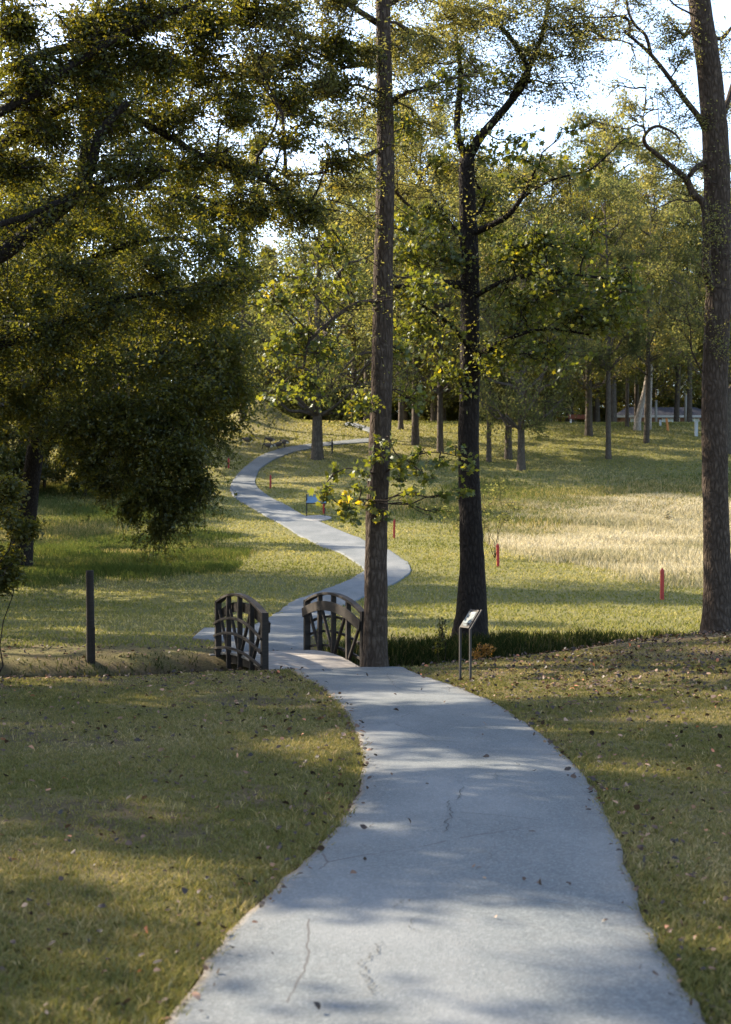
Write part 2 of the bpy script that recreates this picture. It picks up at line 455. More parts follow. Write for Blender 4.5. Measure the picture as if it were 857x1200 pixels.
def poly_dist(px, py, L, Rr):
    """inside mask + distance to the strip's two edges"""
    poly = np.concatenate([L, Rr[::-1]])
    inside = np.zeros(px.shape, bool); dist = np.full(px.shape, 1e9)
    n = len(poly)
    for i in range(n):
        x1, y1 = poly[i]; x2, y2 = poly[(i + 1) % n]
        c = ((y1 > py) != (y2 > py)) & (px < (x2 - x1) * (py - y1) / (y2 - y1 + 1e-12) + x1)
        inside ^= c
        dx, dy = x2 - x1, y2 - y1; l2 = dx * dx + dy * dy + 1e-12
        t = np.clip(((px - x1) * dx + (py - y1) * dy) / l2, 0, 1)
        dist = np.minimum(dist, np.hypot(px - x1 - t * dx, py - y1 - t * dy))
    return np.where(inside, -dist, dist)

def path_sd(x, y):
    d = np.full(x.shape, 1e9)
    for L, Rr in PATHS:
        st = max(1, len(L) // 70)
        d = np.minimum(d, poly_dist(x, y, L[::st], Rr[::st]))
    return d

def wpoly(px):
    return np.array([tuple(hit(*p)[:2]) for p in px])
def inpoly(poly, x, y):
    ins = np.zeros(x.shape, bool); n = len(poly)
    for i in range(n):
        x1, y1 = poly[i]; x2, y2 = poly[(i + 1) % n]
        ins ^= ((y1 > y) != (y2 > y)) & (x < (x2 - x1) * (y - y1) / (y2 - y1 + 1e-12) + x1)
    return ins
def poly_soft(poly, x, y, w):
    c = np.concatenate([poly, poly[:1]])
    sd = poly_dist(x, y, c[:-1], c[:1])
    return np.clip(.5 - sd / w, 0, 1)

STRAW = wpoly([(600, 650), (660, 655), (760, 680), (900, 700), (1000, 640), (960, 596), (840, 584), (700, 582), (600, 588), (545, 605), (575, 630)])
SHADY = wpoly([(430, 600), (520, 612), (600, 640), (700, 605), (900, 600), (900, 560), (760, 556), (560, 560)])
LMEAD = wpoly([(10, 640), (60, 640), (150, 655), (240, 672), (292, 655), (285, 640), (245, 610), (215, 575), (180, 560), (60, 562), (-60, 570), (-80, 640)])
LBAND = wpoly([(-60, 645), (150, 640), (270, 640), (290, 655), (270, 672), (150, 682), (-60, 690)])

# ------------------------------------------------------------------ ground sheet
ys = np.concatenate([np.arange(-45, 2, 1.5), np.arange(2, 21, .25), np.arange(21, 32, .12), np.arange(32, 60, .45), np.arange(60, 175, 1.1), np.geomspace(176, 890, 26)])
q = np.linspace(-1, 1, 301)
xs = np.sinh(q * 5.0) / np.sinh(5.0) * 420
X, Y = np.meshgrid(xs, ys)
Z = H(X, Y)
sd = path_sd(X.ravel(), Y.ravel()).reshape(X.shape)
Z = Z - .03 * sstep(-.02, -.25, sd)
straw = np.maximum(poly_soft(STRAW, X.ravel(), Y.ravel(), 3.), .25 * poly_soft(SHADY, X.ravel(), Y.ravel(), 6)).reshape(X.shape)
straw = np.maximum(straw, .35 * sstep(90, 125, Y) * (X < 6) * sstep(-30, -10, X))
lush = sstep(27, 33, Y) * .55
lush = np.maximum(lush, (.55 * poly_soft(LBAND, X.ravel(), Y.ravel(), 6.)).reshape(X.shape))
ds_, dt_ = ditch_s(X, Y)
soil = sstep(1.9, .9, np.abs(ds_)) * .9
soil = np.maximum(soil, .75 * sstep(.22, .0, sd) * (Y < 40))
soil = np.maximum(soil, .55 * sstep(16, 22, Y) * (1 - sstep(24, 27.5, Y + -.35 * X)) * sstep(.3, 2.5, X))
soil = np.maximum(soil, .45 * sstep(20, 22.5, Y - .35 * (X + 1.4)) * (1 - sstep(23.5, 26.5, Y - .35 * (X + 1.4))))
soil = np.maximum(soil, .6 * sstep(.35, .6, vnoise(X, Y, 1.1, 60) + .25 * vnoise(X, Y, .35, 61)) * (Y < 23) * (sd > .1))
nY, nX = X.shape
idx = (np.arange(nY - 1)[:, None] * nX + np.arange(nX - 1)[None]).ravel()
ff = np.stack([idx, idx + 1, idx + 1 + nX, idx + nX], 1).ravel()
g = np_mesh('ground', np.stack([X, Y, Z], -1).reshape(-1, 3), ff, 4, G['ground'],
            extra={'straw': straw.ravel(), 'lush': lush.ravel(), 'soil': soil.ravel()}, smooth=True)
tag(g, 'grassy ground sloping into a ditch and up a hill', 'ground', kind='structure')

# ------------------------------------------------------------------ leaves
def quads(pos, nrm, dirv, length, width, fold=.12):
    """pointed leaf quads: base, side, tip, side"""
    nrm = nrm / (np.linalg.norm(nrm, axis=1, keepdims=True) + 1e-9)
    dirv = dirv - nrm * (dirv * nrm).sum(1, keepdims=True)
    dirv = dirv / (np.linalg.norm(dirv, axis=1, keepdims=True) + 1e-9)
    sd_ = np.cross(nrm, dirv)
    l = length[:, None]; w = width[:, None]
    mid = pos + dirv * l * .45
    v = np.stack([pos, mid + sd_ * w * .5 + nrm * l * fold, pos + dirv * l, mid - sd_ * w * .5 + nrm * l * fold], 1)
    return v

_lobe = np.array([(0, 0), (.22, .10), (.55, .12), (.38, .36), (.62, .62), (.25, .62), (0, 1.0), (-.25, .62), (-.62, .62), (-.38, .36), (-.55, .12), (-.22, .10)])
def lobed(pos, nrm, dirv, length):
    nrm = nrm / (np.linalg.norm(nrm, axis=1, keepdims=True) + 1e-9)
    dirv = dirv - nrm * (dirv * nrm).sum(1, keepdims=True)
    dirv = dirv / (np.linalg.norm(dirv, axis=1, keepdims=True) + 1e-9)
    sd_ = np.cross(nrm, dirv); l = length[:, None]
    out = [pos + dirv * l * .4]
    for a, b in _lobe:
        out.append(pos + sd_ * l * a + dirv * l * b + nrm * l * (-.25 * abs(a) + .05 * b))
    return np.stack(out, 1)      # n,13,3

class Foliage:
    def __init__(self): self.q = []; self.lb = []; self.rq = []; self.rl = []
    def twig_leaves(self, p0, p1, n, size, spread, droop=.0, big=False, shift=0.0, up=.8):
        """leaves round many twigs at once: p0,p1 (k,3)"""
        k = len(p0)
        t = rng.random((k, n, 1)) ** .8
        pos = p0[:, None] + (p1 - p0)[:, None] * t + rng.normal(0, spread, (k, n, 3)) * np.array([1, 1, .75])
        pos = pos.reshape(-1, 3)
        d = np.repeat(p1 - p0, n, 0); d = d / (np.linalg.norm(d, axis=1, keepdims=True) + 1e-6)
        N = len(pos)
        dirv = d * .6 + rng.normal(0, .7, (N, 3)); dirv[:, 2] -= droop
        nrm = rng.normal(0, .6, (N, 3)); nrm[:, 2] += up
        ln = size * rng.uniform(.6, 1.3, N)
        # one tint per twig with per leaf scatter
        tw = np.repeat(rng.random(k), n)
        r = np.clip(.55 * tw + .45 * rng.random(N) + shift, 0, 1)
        r = np.where(rng.random(N) < .985, r * .93, r)
        if big:
            self.lb.append(lobed(pos, nrm, dirv, ln)); self.rl.append(r)
        else:
            self.q.append(quads(pos, nrm, dirv, ln, ln * rng.uniform(.42, .62, N))); self.rq.append(r)
    def build(self, name, mat, parent, origin):
        vs = []; fs = []; rr = []
        base = 0
        o = np.array(origin)
        if self.q:
            v = np.concatenate(self.q) - o; n = len(v)
            i = np.arange(n)[:, None] * 4
            vs.append(v.reshape(-1, 3)); fs.append(np.concatenate([i + [0, 1, 2], i + [0, 2, 3]], 1).ravel()); rr.append(np.repeat(np.concatenate(self.rq), 2)); base = n * 4
        if self.lb:
            v = np.concatenate(self.lb) - o; n = len(v)
            i = base + np.arange(n)[:, None] * 13
            tri = np.array([[0, 1 + k, 1 + (k + 1) % 12] for k in range(12)]).ravel()
            vs.append(v.reshape(-1, 3)); fs.append((i + tri).ravel()); rr.append(np.repeat(np.concatenate(self.rl), 12))
        return np_mesh(name, np.concatenate(vs), np.concatenate(fs), 3, mat, parent, np.concatenate(rr))

def wander(a, b, n, amp, sag=0.0):
    """crooked line from a to b"""
    a = Vector(a); b = Vector(b); L = (b - a).length
    off = Vector((0, 0, 0)); out = []
    ph = [random.uniform(0, 6.28) for _ in range(3)]; fr = [random.uniform(1.5, 4) for _ in range(3)]
    for i in range(n + 1):
        t = i / n; e = math.sin(math.pi * min(t * 1.0, 1)) * .7 + t * .3
        p = a.lerp(b, t)
        w = Vector([math.sin(fr[k] * t * 3 + ph[k]) - math.sin(ph[k]) * (1 - t) for k in range(3)]) * amp * L * .5 * e * (1 - t * .6)
        p = p + w + Vector((0, 0, -sag * L * (t * t)))
        out.append(p)
    return out

def taper(r0, r1, n): return [r0 + (r1 - r0) * (i / n) ** .8 for i in range(n + 1)]

def blob(fol, wood, anchor, c, rad, twigs, per, size, big=False, r0=.05, droop=0., shift=0., spread=None, sub=5, up=.8, twig_r=.006):
    """a bough from anchor to c that breaks into sub branches and leafy twigs inside an ellipsoid"""
    c = Vector(c); anchor = Vector(anchor); rad = Vector(rad)
    n = max(5, int((c - anchor).length / .9) + 3)
    ln = wander(anchor, c, n, .16)
    wood.tube(ln, taper(r0, max(r0 * .3, .008), n), 6, cap=False)
    heads = []
    for s in range(sub):
        st = ln[random.randint(max(1, int(n * .45)), n)]
        u = Vector(rng.normal(0, 1, 3)).normalized() * random.uniform(.45, .95)
        e = c + Vector((u.x * rad.x, u.y * rad.y, u.z * rad.z))
        q = wander(st, e, 5, .2)
        wood.tube(q, taper(r0 * .4, twig_r, 5), 4, cap=False)
        heads += q[2:]
    hd = np.array([tuple(h) for h in heads])
    p0 = hd[rng.integers(0, len(hd), twigs)]
    K = max(5, twigs // 11) if not big else twigs
    cu = np.clip(rng.normal(0, .66, (K, 3)), -1.6, 1.6)
    u = cu[rng.integers(0, K, twigs)] + rng.normal(0, .26, (twigs, 3)) * np.array([1, 1, .8])
    tgt = np.array(c) + u * np.array(rad)
    dirv = tgt - p0; L = np.linalg.norm(dirv, axis=1, keepdims=True)
    lim = np.minimum(L, .55 * float(max(rad)))
    p1 = p0 + dirv / (L + 1e-6) * lim
    p1[:, 2] -= droop * lim[:, 0]
    for k in range(0, twigs, 1 if big else 3):
        wood.tube([p0[k], (p0[k] + p1[k]) / 2 + rng.normal(0, .03, 3) * lim[k], p1[k]], [twig_r * 1.2, twig_r, twig_r * .5], 3, cap=False)
    fol.twig_leaves(p0, p1, per, size, spread if spread else .075 * float(min(rad)) + size * .45, droop, big, shift, up)

def trunk_tube(wood, pts, rad, sides=14, flare=1.5, rough=.05, n=7):
    q = catmull([Vector((*p, r)) if False else p for p, r in zip(pts, rad)], n)
    rr = []
    for i in range(len(pts) - 1):
        for k in range(n): rr.append(rad[i] + (rad[i + 1] - rad[i]) * k / n)
    rr.append(rad[-1])
    z0 = q[0].z
    rr = [r * (1 + (flare - 1) * math.exp(-max(0, p.z - z0) / (rad[0] * 1.6))) for r, p in zip(rr, q)]
    wood.tube(q, rr, sides, rough)
    return q

def hero(name, label, cat, base, trunk, rad, bark, group=None, **kw):
    t = thing(name, label, cat, base, 0, group); t['_world'] = 1
    w = MB(); pts = [Vector(base) - Vector((0, 0, .15))] + trunk
    q = trunk_tube(w, pts, rad, **kw)
    w.build('trunk', bark, t, True)
    return t, q

def limb(t, pts, r0, r1, bark, n=6, sides=8):
    w = MB(); q = catmull([Vector(p) for p in pts], n)
    w.tube(q, taper(r0, r1, len(q) - 1), sides, .06)
    w.build('limb', bark, t, True)
    return q

# ------------------------------------------------------------------ hero trees
def gp(px, d, dz=0):
    x = (px - CX) / F * d
    return Vector((x, d, Hs(x, d) + dz))

def pads(t, wood_name, mat, bark, base, pts_src, specs, d0, size, per, big=False,  r0=.045, droop=.15, shift=0., twig_k=1., sub=5, up=.8, fname='crown', shoots=7):
    """leafy boughs: each spec (px, py, dd, rx_px, ry_px, twigs); anchored to the closest wood point below"""
    fol = Foliage(); w = MB()
    src = [Vector(p) for p in pts_src]
    for s in specs:
        px, py, dd, rx, ry, tw = s[:6]
        if not big: tw *= 2.6; rx *= 1.3; ry *= 1.35
        else: tw *= 1.25; rx *= 1.3; ry *= 1.5
        d = d0 + dd
        c = P(px, py, d); sx = rx / F * d; sy = ry / F * d
        an = min(src, key=lambda p: (p - c).length + (1.5 if p.z > c.z + .3 else 0))
        blob(fol, w, an, c, (sx, max(sx * .9, sy), sy), int(tw * twig_k), per, size, big, min(r0, .012 + .012 * (an - c).length), droop, s[6] if len(s) > 6 else shift, sub=sub, up=up)
    # leafy shoots along the limbs themselves
    if not big and shoots:
        k = int(len(src) * shoots)
        ii = rng.integers(4, len(src), k)
        p0 = np.array([tuple(src[i]) for i in ii]); dd = rng.normal(0, 1, (k, 3)); dd[:, 2] = dd[:, 2] * .6 + .1
        L = rng.uniform(.25, .8, (k, 1)) * (d0 / 24) ** .7; p1 = p0 + dd / np.linalg.norm(dd, axis=1, keepdims=True) * L
        vis = (p1[:, 2] > EYE + 3.2)
        p0, p1 = p0[vis], p1[vis]
        for j in range(0, len(p0), 2): w.tube([p0[j], (p0[j] + p1[j]) / 2, p1[j]], [.012, .008, .004], 3, cap=False)
        if len(p0): fol.twig_leaves(p0, p1, per, size, .10 * (d0 / 24), droop, False, shift, up)
    w.build('branches', bark, t, True)
    return fol.build(fname, mat, t, t.location)

reseed(100)
# --- straight tree beside the footbridge
b = gp(440, 23.6)
T1, q1 = hero('tree', 'tall straight tree with mottled grey-brown trunk rising right beside the footbridge', 'tree', b,
              [P(440, 740, 23.6), P(441, 640, 23.6), P(446, 500, 23.6), P(449, 350, 23.6), P(452, 200, 23.5), P(450, 60, 23.4), P(448, -120, 23.3), P(444, -420, 23.2)],
              [.205, .198, .186, .182, .170, .150, .128, .10, .05], G['bark_grey'], flare=1.28, rough=.06, n=9)
src = list(q1[10:])
for pts, r0, r1 in (
        ([(446, 352, 0), (416, 357, -.6), (385, 378, -1.0), (362, 402, -1.2), (356, 432, -1.2)], .05, .018),
        ([(452, 122, 0), (480, 108, -.5), (512, 98, -.9), (560, 84, -1.2)], .045, .014),
        ([(449, 172, 0), (415, 190, -.6), (375, 203, -1.2), (335, 205, -1.4)], .045, .014),
        ([(452, 205, 0), (470, 232, .5), (486, 246, .7)], .04, .02),
        ([(447, 30, 0), (400, 0, -.7), (340, -30, -1.4), (270, -70, -1.8)], .06, .02),
        ([(446, 10, 0), (500, -20, .6), (560, -60, 1.2)], .06, .02),
        ([(445, 556, 0), (424, 552, -.5), (408, 549, -.8), (392, 554, -1.0)], .018, .006),
        ([(445, 560, 0), (470, 540, -.4), (505, 530, -.7), (540, 535, -.9)], .020, .006),
        ([(446, 590, 0), (425, 585, -.4), (405, 592, -.6)], .014, .005)):
    src += limb(T1, [P(a, c, 23.6 + d) for a, c, d in pts], r0, r1, G['bark_grey'])[2:]
pads(T1, '', G['leaf_yellow'], G['bark_grey'], b, src, [
    (330, -20, -1.5, 60, 36, 70), (390, 10, -.8, 50, 30, 60), (300, 30, -1.8, 50, 30, 60), (470, -10, .3, 45, 30, 50), (540, 0, 1, 60, 30, 70),
    (480, 45, .4, 35, 25, 40), (600, -20, 1.4, 60, 30, 60), (420, 60, -.6, 30, 24, 36), (375, 95, -1, 36, 24, 36), (520, 50, .7, 35, 22, 36), (350, 55, -1.2, 40, 24, 45),
    (395, 140, -.8, 30, 20, 22), (405, 215, -.8, 35, 22, 30), (350, 215, -1.3, 40, 22, 36), (300, 195, -1.5, 30, 18, 20), (470, 60, .3, 40, 30, 40), (500, 150, .5, 40, 30, 30), (430, 120, -.3, 34, 28, 26), (480, 215, .6, 36, 28, 26), (420, 260, -.6, 36, 26, 22)],
    23.6, .055, 16, r0=.035, shoots=2.5)
pads(T1, '', G['leaf_maple'], G['bark_grey'], b, src, [
    (394, 553, -.9, 13, 8, 8), (381, 569, -1.1, 11, 10, 8), (378, 583, -1.1, 9, 8, 6), (400, 584, -.9, 13, 9, 9, .3), (406, 599, -.8, 14, 9, 9), (412, 611, -.7, 9, 7, 5), (418, 549, -.6, 14, 8, 8), (424, 572, -.5, 13, 12, 9), (428, 592, -.4, 10, 11, 7, .25),
    (446, 528, -.5, 18, 10, 9), (468, 540, -.5, 18, 10, 9), (490, 532, -.7, 18, 10, 9), (515, 542, -.8, 18, 11, 9), (500, 558, -.7, 18, 10, 8), (545, 545, -.9, 16, 12, 8), (470, 560, -.4, 16, 9, 6),
    (482, 576, -.6, 14, 8, 6), (535, 522, -.9, 14, 9, 5), (555, 572, -1., 13, 10, 6), (530, 582, -.9, 13, 8, 5), (512, 600, -.8, 11, 7, 4), (446, 602, -.4, 14, 10, 6), (455, 512, -.5, 16, 8, 6)],
    23.6, .10, 4, True, r0=.012, sub=2, droop=.35, fname='leaf_spray', up=.35, twig_k=.8)
pads(T1, '', G['leaf_maple'], G['bark_grey'], b, src, [
    (360, 380, -1.2, 40, 30, 22), (330, 410, -1.4, 40, 30, 22), (390, 420, -1.1, 40, 30, 20), (350, 450, -1.2, 40, 24, 18), (410, 330, -.8, 36, 30, 20), (360, 330, -1.2, 36, 26, 18),
    (480, 270, .3, 30, 26, 15), (490, 330, .4, 30, 30, 16), (410, 470, -.8, 30, 18, 12), (470, 410, .2, 26, 30, 14), (475, 460, .2, 24, 24, 10), (320, 350, -1.4, 32, 24, 14),
    (530, 90, -1, 36, 18, 10), (480, 150, 0, 30, 24, 12), (380, 280, -1, 36, 24, 16)],
    23.6, .075, 9, True, r0=.018, sub=3, droop=.3, fname='leaf_spray', up=.4, twig_k=1.3)

reseed(101)
# --- forked tree behind the small sign
b = gp(552, 28.3)
T2, q2 = hero('tree', 'dark leaning tree with flared foot and high fork, standing behind the small tilted sign', 'tree', b,
              [P(552, 728, 28.3), P(553, 640, 28.3), P(549, 520, 28.3), P(551, 430, 28.3), P(551, 330, 28.2), P(548, 240, 28.1), P(547, 185, 28.0)],
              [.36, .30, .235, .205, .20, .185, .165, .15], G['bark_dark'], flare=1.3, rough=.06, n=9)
src = list(q2[20:])
for pts, r0, r1 in (
        ([(547, 190, 0), (560, 165, -.1), (576, 145, -.2), (600, 117, -.4), (619, 86, -.5), (600, 47, -.4), (573, 21, -.3), (540, 12, -.2), (500, 0, 0)], .115, .02),
        ([(547, 190, 0), (536, 150, .1), (540, 90, .3), (533, 30, .4), (520, -60, .5)], .085, .03),
        ([(600, 115, -.4), (625, 70, -.7), (640, 20, -1), (650, -60, -1.2)], .07, .03),
        ([(551, 275, 0), (575, 264, -.5), (597, 251, -.9), (612, 230, -1.2), (625, 204, -1.3)], .085, .03),
        ([(612, 232, -1.2), (645, 212, -1.6), (690, 200, -2)], .03, .012),
        ([(551, 262, 0), (568, 235, .3), (556, 205, .5), (575, 180, .7)], .035, .015),
        ([(549, 335, 0), (522, 332, -.5), (494, 330, -1.0), (466, 336, -1.4), (440, 330, -1.6)], .10, .03),
        ([(551, 410, 0), (532, 384, -.6), (508, 366, -1.0), (490, 356, -1.1)], .06, .02),
        ([(556, 420, 0), (575, 408, -.4), (600, 395, -.8), (640, 385, -1.0), (690, 392, -1.4)], .075, .02),
        ([(551, 290, 0), (530, 265, .5), (508, 232, .8), (485, 200, 1.0)], .06, .02),
        ([(552, 350, 0), (590, 330, -.6), (640, 320, -1.2), (700, 325, -1.8), (740, 335, -2)], .06, .015)):
    src += limb(T2, [P(a, c, 28.2 + d) for a, c, d in pts], r0, r1, G['bark_dark'])[2:]
pads(T2, '', G['leaf_maple'], G['bark_dark'], b, src, [
    (600, 165, -.5, 40, 22, 13), (570, 175, -.3, 34, 20, 11), (640, 185, -1.6, 40, 22, 13), (690, 195, -2, 30, 18, 9), (540, 170, 0, 30, 18, 9), (610, 205, -1, 36, 16, 10), (660, 150, -1.2, 30, 18, 6),
    (505, 190, .6, 30, 20, 10), (520, 120, .3, 30, 20, 7), (590, 90, -.4, 34, 20, 8), (710, 185, -2, 24, 16, 6), (735, 160, -2, 18, 20, 3), (540, 60, .2, 34, 20, 8)],
    28.2, .105, 6, True, r0=.02, sub=3, droop=.3, fname='leaf_spray', up=.4)
pads(T2, '', G['leaf_maple'], G['bark_dark'], b, src, [
    (600, 300, -.8, 55, 32, 42), (660, 320, -1.4, 55, 32, 42), (720, 330, -2, 50, 28, 34), (610, 360, -.7, 55, 30, 42), (680, 380, -1.2, 50, 26, 34), (580, 420, -.4, 40, 26, 24),
    (520, 300, -.2, 40, 34, 30), (490, 340, -1.0, 40, 26, 24), (500, 390, -.8, 40, 28, 26), (640, 420, -.8, 46, 24, 24), (530, 440, -.3, 34, 24, 16), (505, 250, .6, 36, 28, 22), (640, 270, -1.2, 50, 24, 26), (570, 250, .3, 40, 26, 18),
    (480, 290, -.8, 34, 28, 18), (720, 370, -1.6, 40, 24, 18), (690, 280, -1.8, 40, 22, 14)],
    28.2, .082, 9, True, r0=.03, sub=4, droop=.25, fname='leaf_spray', up=.45, twig_k=1.7)
pads(T2, '', G['leaf_yellow'], G['bark_dark'], b, src, [
    (520, 30, .3, 60, 34, 60), (590, 30, -.4, 60, 30, 60), (640, 40, -1, 50, 30, 50), (560, -20, 0, 70, 30, 60), (660, -20, -1.3, 60, 30, 50), (480, 80, .6, 45, 30, 34), (620, 95, -.6, 40, 24, 26), (690, 20, -1.4, 45, 28, 36), (690, 70, -1.2, 36, 22, 16), (500, 110, .8, 50, 34, 44), (560, 110, .6, 44, 30, 36), (470, 170, 1, 44, 34, 40), (530, 200, .9, 44, 30, 36), (600, 200, .8, 44, 26, 26), (430, 60, 1.4, 44, 34, 40), (480, 230, 1.2, 40, 30, 36), (610, 55, -.5, 50, 30, 40), (660, 60, -1, 50, 28, 34), (580, 95, -.2, 44, 28, 34), (710, 30, -1.4, 44, 26, 30), (640, 110, -.8, 44, 20, 16), (545, 60, .3, 44, 30, 36), (500, 60, .6, 44, 30, 36), (680, 100, -1.2, 40, 16, 9)],
    28.2, .058, 16, r0=.03, shoots=1.5)

reseed(102)
# --- thick tree at the right edge
b = gp(843, 26.2)
T3, q3 = hero('tree', 'thick trunked tree at the right edge with bare curling limbs against the sky', 'tree', b,
              [P(842, 720, 26.2), P(839, 600, 26.2), P(838, 450, 26.2), P(842, 320, 26.2), P(840, 200, 26.1), P(832, 90, 26.0), P(820, 0, 25.9), P(806, -130, 25.8), P(798, -400, 25.7)],
              [.30, .27, .235, .235, .235, .245, .225, .20, .16, .08], G['bark_grey'], flare=1.35, rough=.05, n=9)
src = list(q3[36:])
for pts, r0, r1 in (
        ([(838, 350, 0), (829, 318, -.25), (828, 270, -.3), (825, 240, -.3), (812, 226, -.4), (805, 211, -.45), (792, 199, -.6), (773, 183, -.8), (757, 170, -.9), (756, 158, -1.0), (770, 148, -1.0), (790, 156, -.9), (798, 166, -.9)], .095, .016),
        ([(835, 187, 0), (818, 195, -.3), (808, 206, -.45)], .06, .045),
        ([(832, 168, 0), (822, 142, -.25), (803, 117, -.5), (783, 89, -.8), (763, 64, -1.0), (744, 47, -1.2), (731, 37, -1.3)], .07, .02),
        ([(763, 64, -1.0), (757, 42, -1.1), (744, 29, -1.1), (736, 12, -1.2), (733, -12, -1.2), (722, -40, -1.3)], .035, .014),
        ([(738, 42, -1.2), (737, 24, -1.2), (728, 19, -1.3), (714, 20, -1.3), (690, 20, -1.4), (670, 10, -1.5)], .028, .008),
        ([(745, 56, -1.1), (730, 48, -1.2), (705, 45, -1.3), (680, 48, -1.4)], .014, .006),
        ([(756, 158, -1.0), (754, 140, -1.0), (757, 118, -1.0), (757, 100, -1.0)], .014, .006),
        ([(815, 30, 0), (800, 45, -.3), (812, 20, -.2), (790, 5, -.6), (770, -20, -.9)], .03, .012),
        ([(842, 150, 0), (853, 120, .2), (862, 90, .4), (880, 60, .6)], .07, .03),
        ([(828, 40, 0), (845, 45, .4), (860, 30, .6), (880, 20, .7)], .05, .02),
        ([(842, 470, 0), (856, 455, .3), (880, 430, .7)], .06, .02)):
    src += limb(T3, [P(a, c, 26.2 + d) for a, c, d in pts], r0, r1, G['bark_grey'])[2:]
pads(T3, '', G['leaf_yellow'], G['bark_grey'], b, src, [
    (785, 25, -.7, 34, 26, 40), (800, 70, -.5, 26, 20, 20), (780, 110, -.8, 40, 22, 18), (745, 70, -1.1, 36, 16, 9), (720, 100, -1.2, 36, 22, 7), (800, 140, -.4, 30, 16, 12), (740, 135, -1, 30, 14, 8),
    (700, 45, -1.4, 36, 22, 13), (845, 60, .5, 30, 30, 20), (780, 200, -.6, 30, 14, 7), (660, 15, -1.5, 40, 22, 24), (735, -10, -1.1, 50, 22, 34), (850, 130, .5, 22, 26, 12), (800, -30, -.3, 50, 26, 46),
    (832, 270, -.4, 18, 40, 16), (815, 320, -.5, 24, 26, 18), (835, 380, -.4, 26, 30, 14), (800, 360, -.6, 30, 20, 14), (848, 200, .1, 18, 30, 8), (700, 150, -1.3, 30, 20, 5), (760, 245, -.8, 34, 18, 9), (850, 330, .3, 20, 40, 14)],
    26.2, .052, 12, r0=.02, sub=4, shoots=.8)

reseed(103)
# --- dense oak over the left meadow
b = hit(22, 668); D4 = b.y
T4, q4 = hero('tree', 'massive dense dark oak with drooping boughs over the shaded left meadow', 'tree', b,
              [P(26, 640, D4), P(36, 570, D4), P(46, 500, D4), P(58, 420, D4 - .3), P(75, 320, D4 - .6), P(95, 210, D4 - .8), P(110, 80, D4 - 1), P(120, -80, D4)],
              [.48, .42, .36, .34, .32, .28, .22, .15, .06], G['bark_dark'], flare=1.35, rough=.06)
src = list(q4[18:])
for pts, r0, r1 in (
        ([(44, 520, 0), (85, 500, -2), (125, 505, -4), (160, 530, -5), (185, 570, -5.6)], .20, .04),
        ([(52, 455, 0), (110, 420, -2.5), (170, 410, -4.5), (230, 430, -6)], .2, .04),
        ([(62, 390, 0), (20, 360, -2), (-30, 350, -4)], .18, .05),
        ([(75, 320, 0), (140, 290, -2), (210, 280, -3), (270, 300, -4)], .2, .04),
        ([(95, 210, 0), (160, 170, -1), (230, 160, -2)], .16, .04),
        ([(80, 300, 0), (40, 240, -1), (0, 200, -2)], .16, .04),
        ([(46, 500, 0), (15, 460, -2), (-20, 440, -3)], .14, .04)):
    src += limb(T4, [P(a, c, D4 + d) for a, c, d in pts], r0, r1, G['bark_dark'])[2:]
L4 = [(40, 120, -1, 60, 46), (110, 110, -1, 60, 46), (180, 170, -1.5, 60, 42), (250, 190, -2, 54, 38), (20, 220, -2, 60, 44), (90, 260, -2, 60, 44), (160, 260, -2.5, 60, 42), (235, 285, -3, 56, 38), (280, 330, -3.5, 44, 34),
      (10, 310, -3, 60, 44), (80, 345, -3, 60, 44), (150, 340, -3.5, 60, 44), (215, 370, -4.5, 56, 40), (265, 400, -5.5, 40, 34), (20, 400, -3, 56, 42), (90, 420, -4, 60, 42), (160, 430, -5, 60, 42), (225, 450, -6, 50, 38),
      (40, 465, -3, 50, 30), (105, 490, -4.5, 56, 34), (165, 500, -5.5, 56, 36), (215, 510, -6.5, 46, 36), (140, 545, -5.5, 44, 26), (190, 545, -6, 40, 26), (228, 540, -6.5, 26, 24), (178, 580, -5.8, 26, 18), (205, 600, -6.1, 16, 16), (120, 562, -4.8, 18, 12), (150, 598, -5.4, 13, 10), (188, 618, -6, 10, 10), (240, 572, -6.5, 14, 16), (100, 535, -4.5, 26, 16), (150, 478, -5, 50, 26), (195, 490, -5.8, 44, 26), (120, 505, -4.6, 44, 24), (215, 585, -6.3, 14, 12), (-40, 380, -4, 60, 60), (-40, 260, -3, 60, 60), (-30, 470, -4, 50, 36),
      (60, 330, 3, 70, 60), (150, 380, 3, 70, 60), (60, 200, 3, 70, 60), (180, 260, 3, 60, 50), (248, 490, -5, 34, 26), (275, 455, -5, 28, 26)]
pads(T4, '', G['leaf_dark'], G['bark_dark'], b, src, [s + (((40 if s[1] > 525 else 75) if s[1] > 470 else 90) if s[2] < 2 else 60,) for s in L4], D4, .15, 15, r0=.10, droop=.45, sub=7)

reseed(104)
def hanging(t, mat, bark, specs, d0, size, n, per, lmin, lmax, out=.25, spr=.055, down=(.45, 1.1)):
    """weeping shoots that give a bough its ragged, feathery edge"""
    fol = Foliage(); w = MB(); A = []; B = []
    for px, py, dd, rx, ry in specs:
        c = P(px, py, d0 + dd); k = (d0 + dd) / F
        for i in range(n):
            a = c + Vector((random.gauss(0, .5) * rx * k, random.gauss(0, .5) * rx * k, random.gauss(.1, .5) * ry * k))
            L = random.uniform(lmin, lmax); b = a + Vector((random.gauss(out, .45), random.gauss(-.1, .45), -random.uniform(*down))).normalized() * L
            m1 = (a + b) / 2 + Vector((0, 0, .12 * L))
            w.tube([a, m1, b], [.014, .009, .004], 3, cap=False)
            A += [tuple(a), tuple(m1)]; B += [tuple(m1), tuple(b)]
    fol.twig_leaves(np.array(A), np.array(B), per, size, spr, .4)
    w.build('twigs', bark, t, True)
    return fol.build('hanging_sprays', mat, t, t.location)
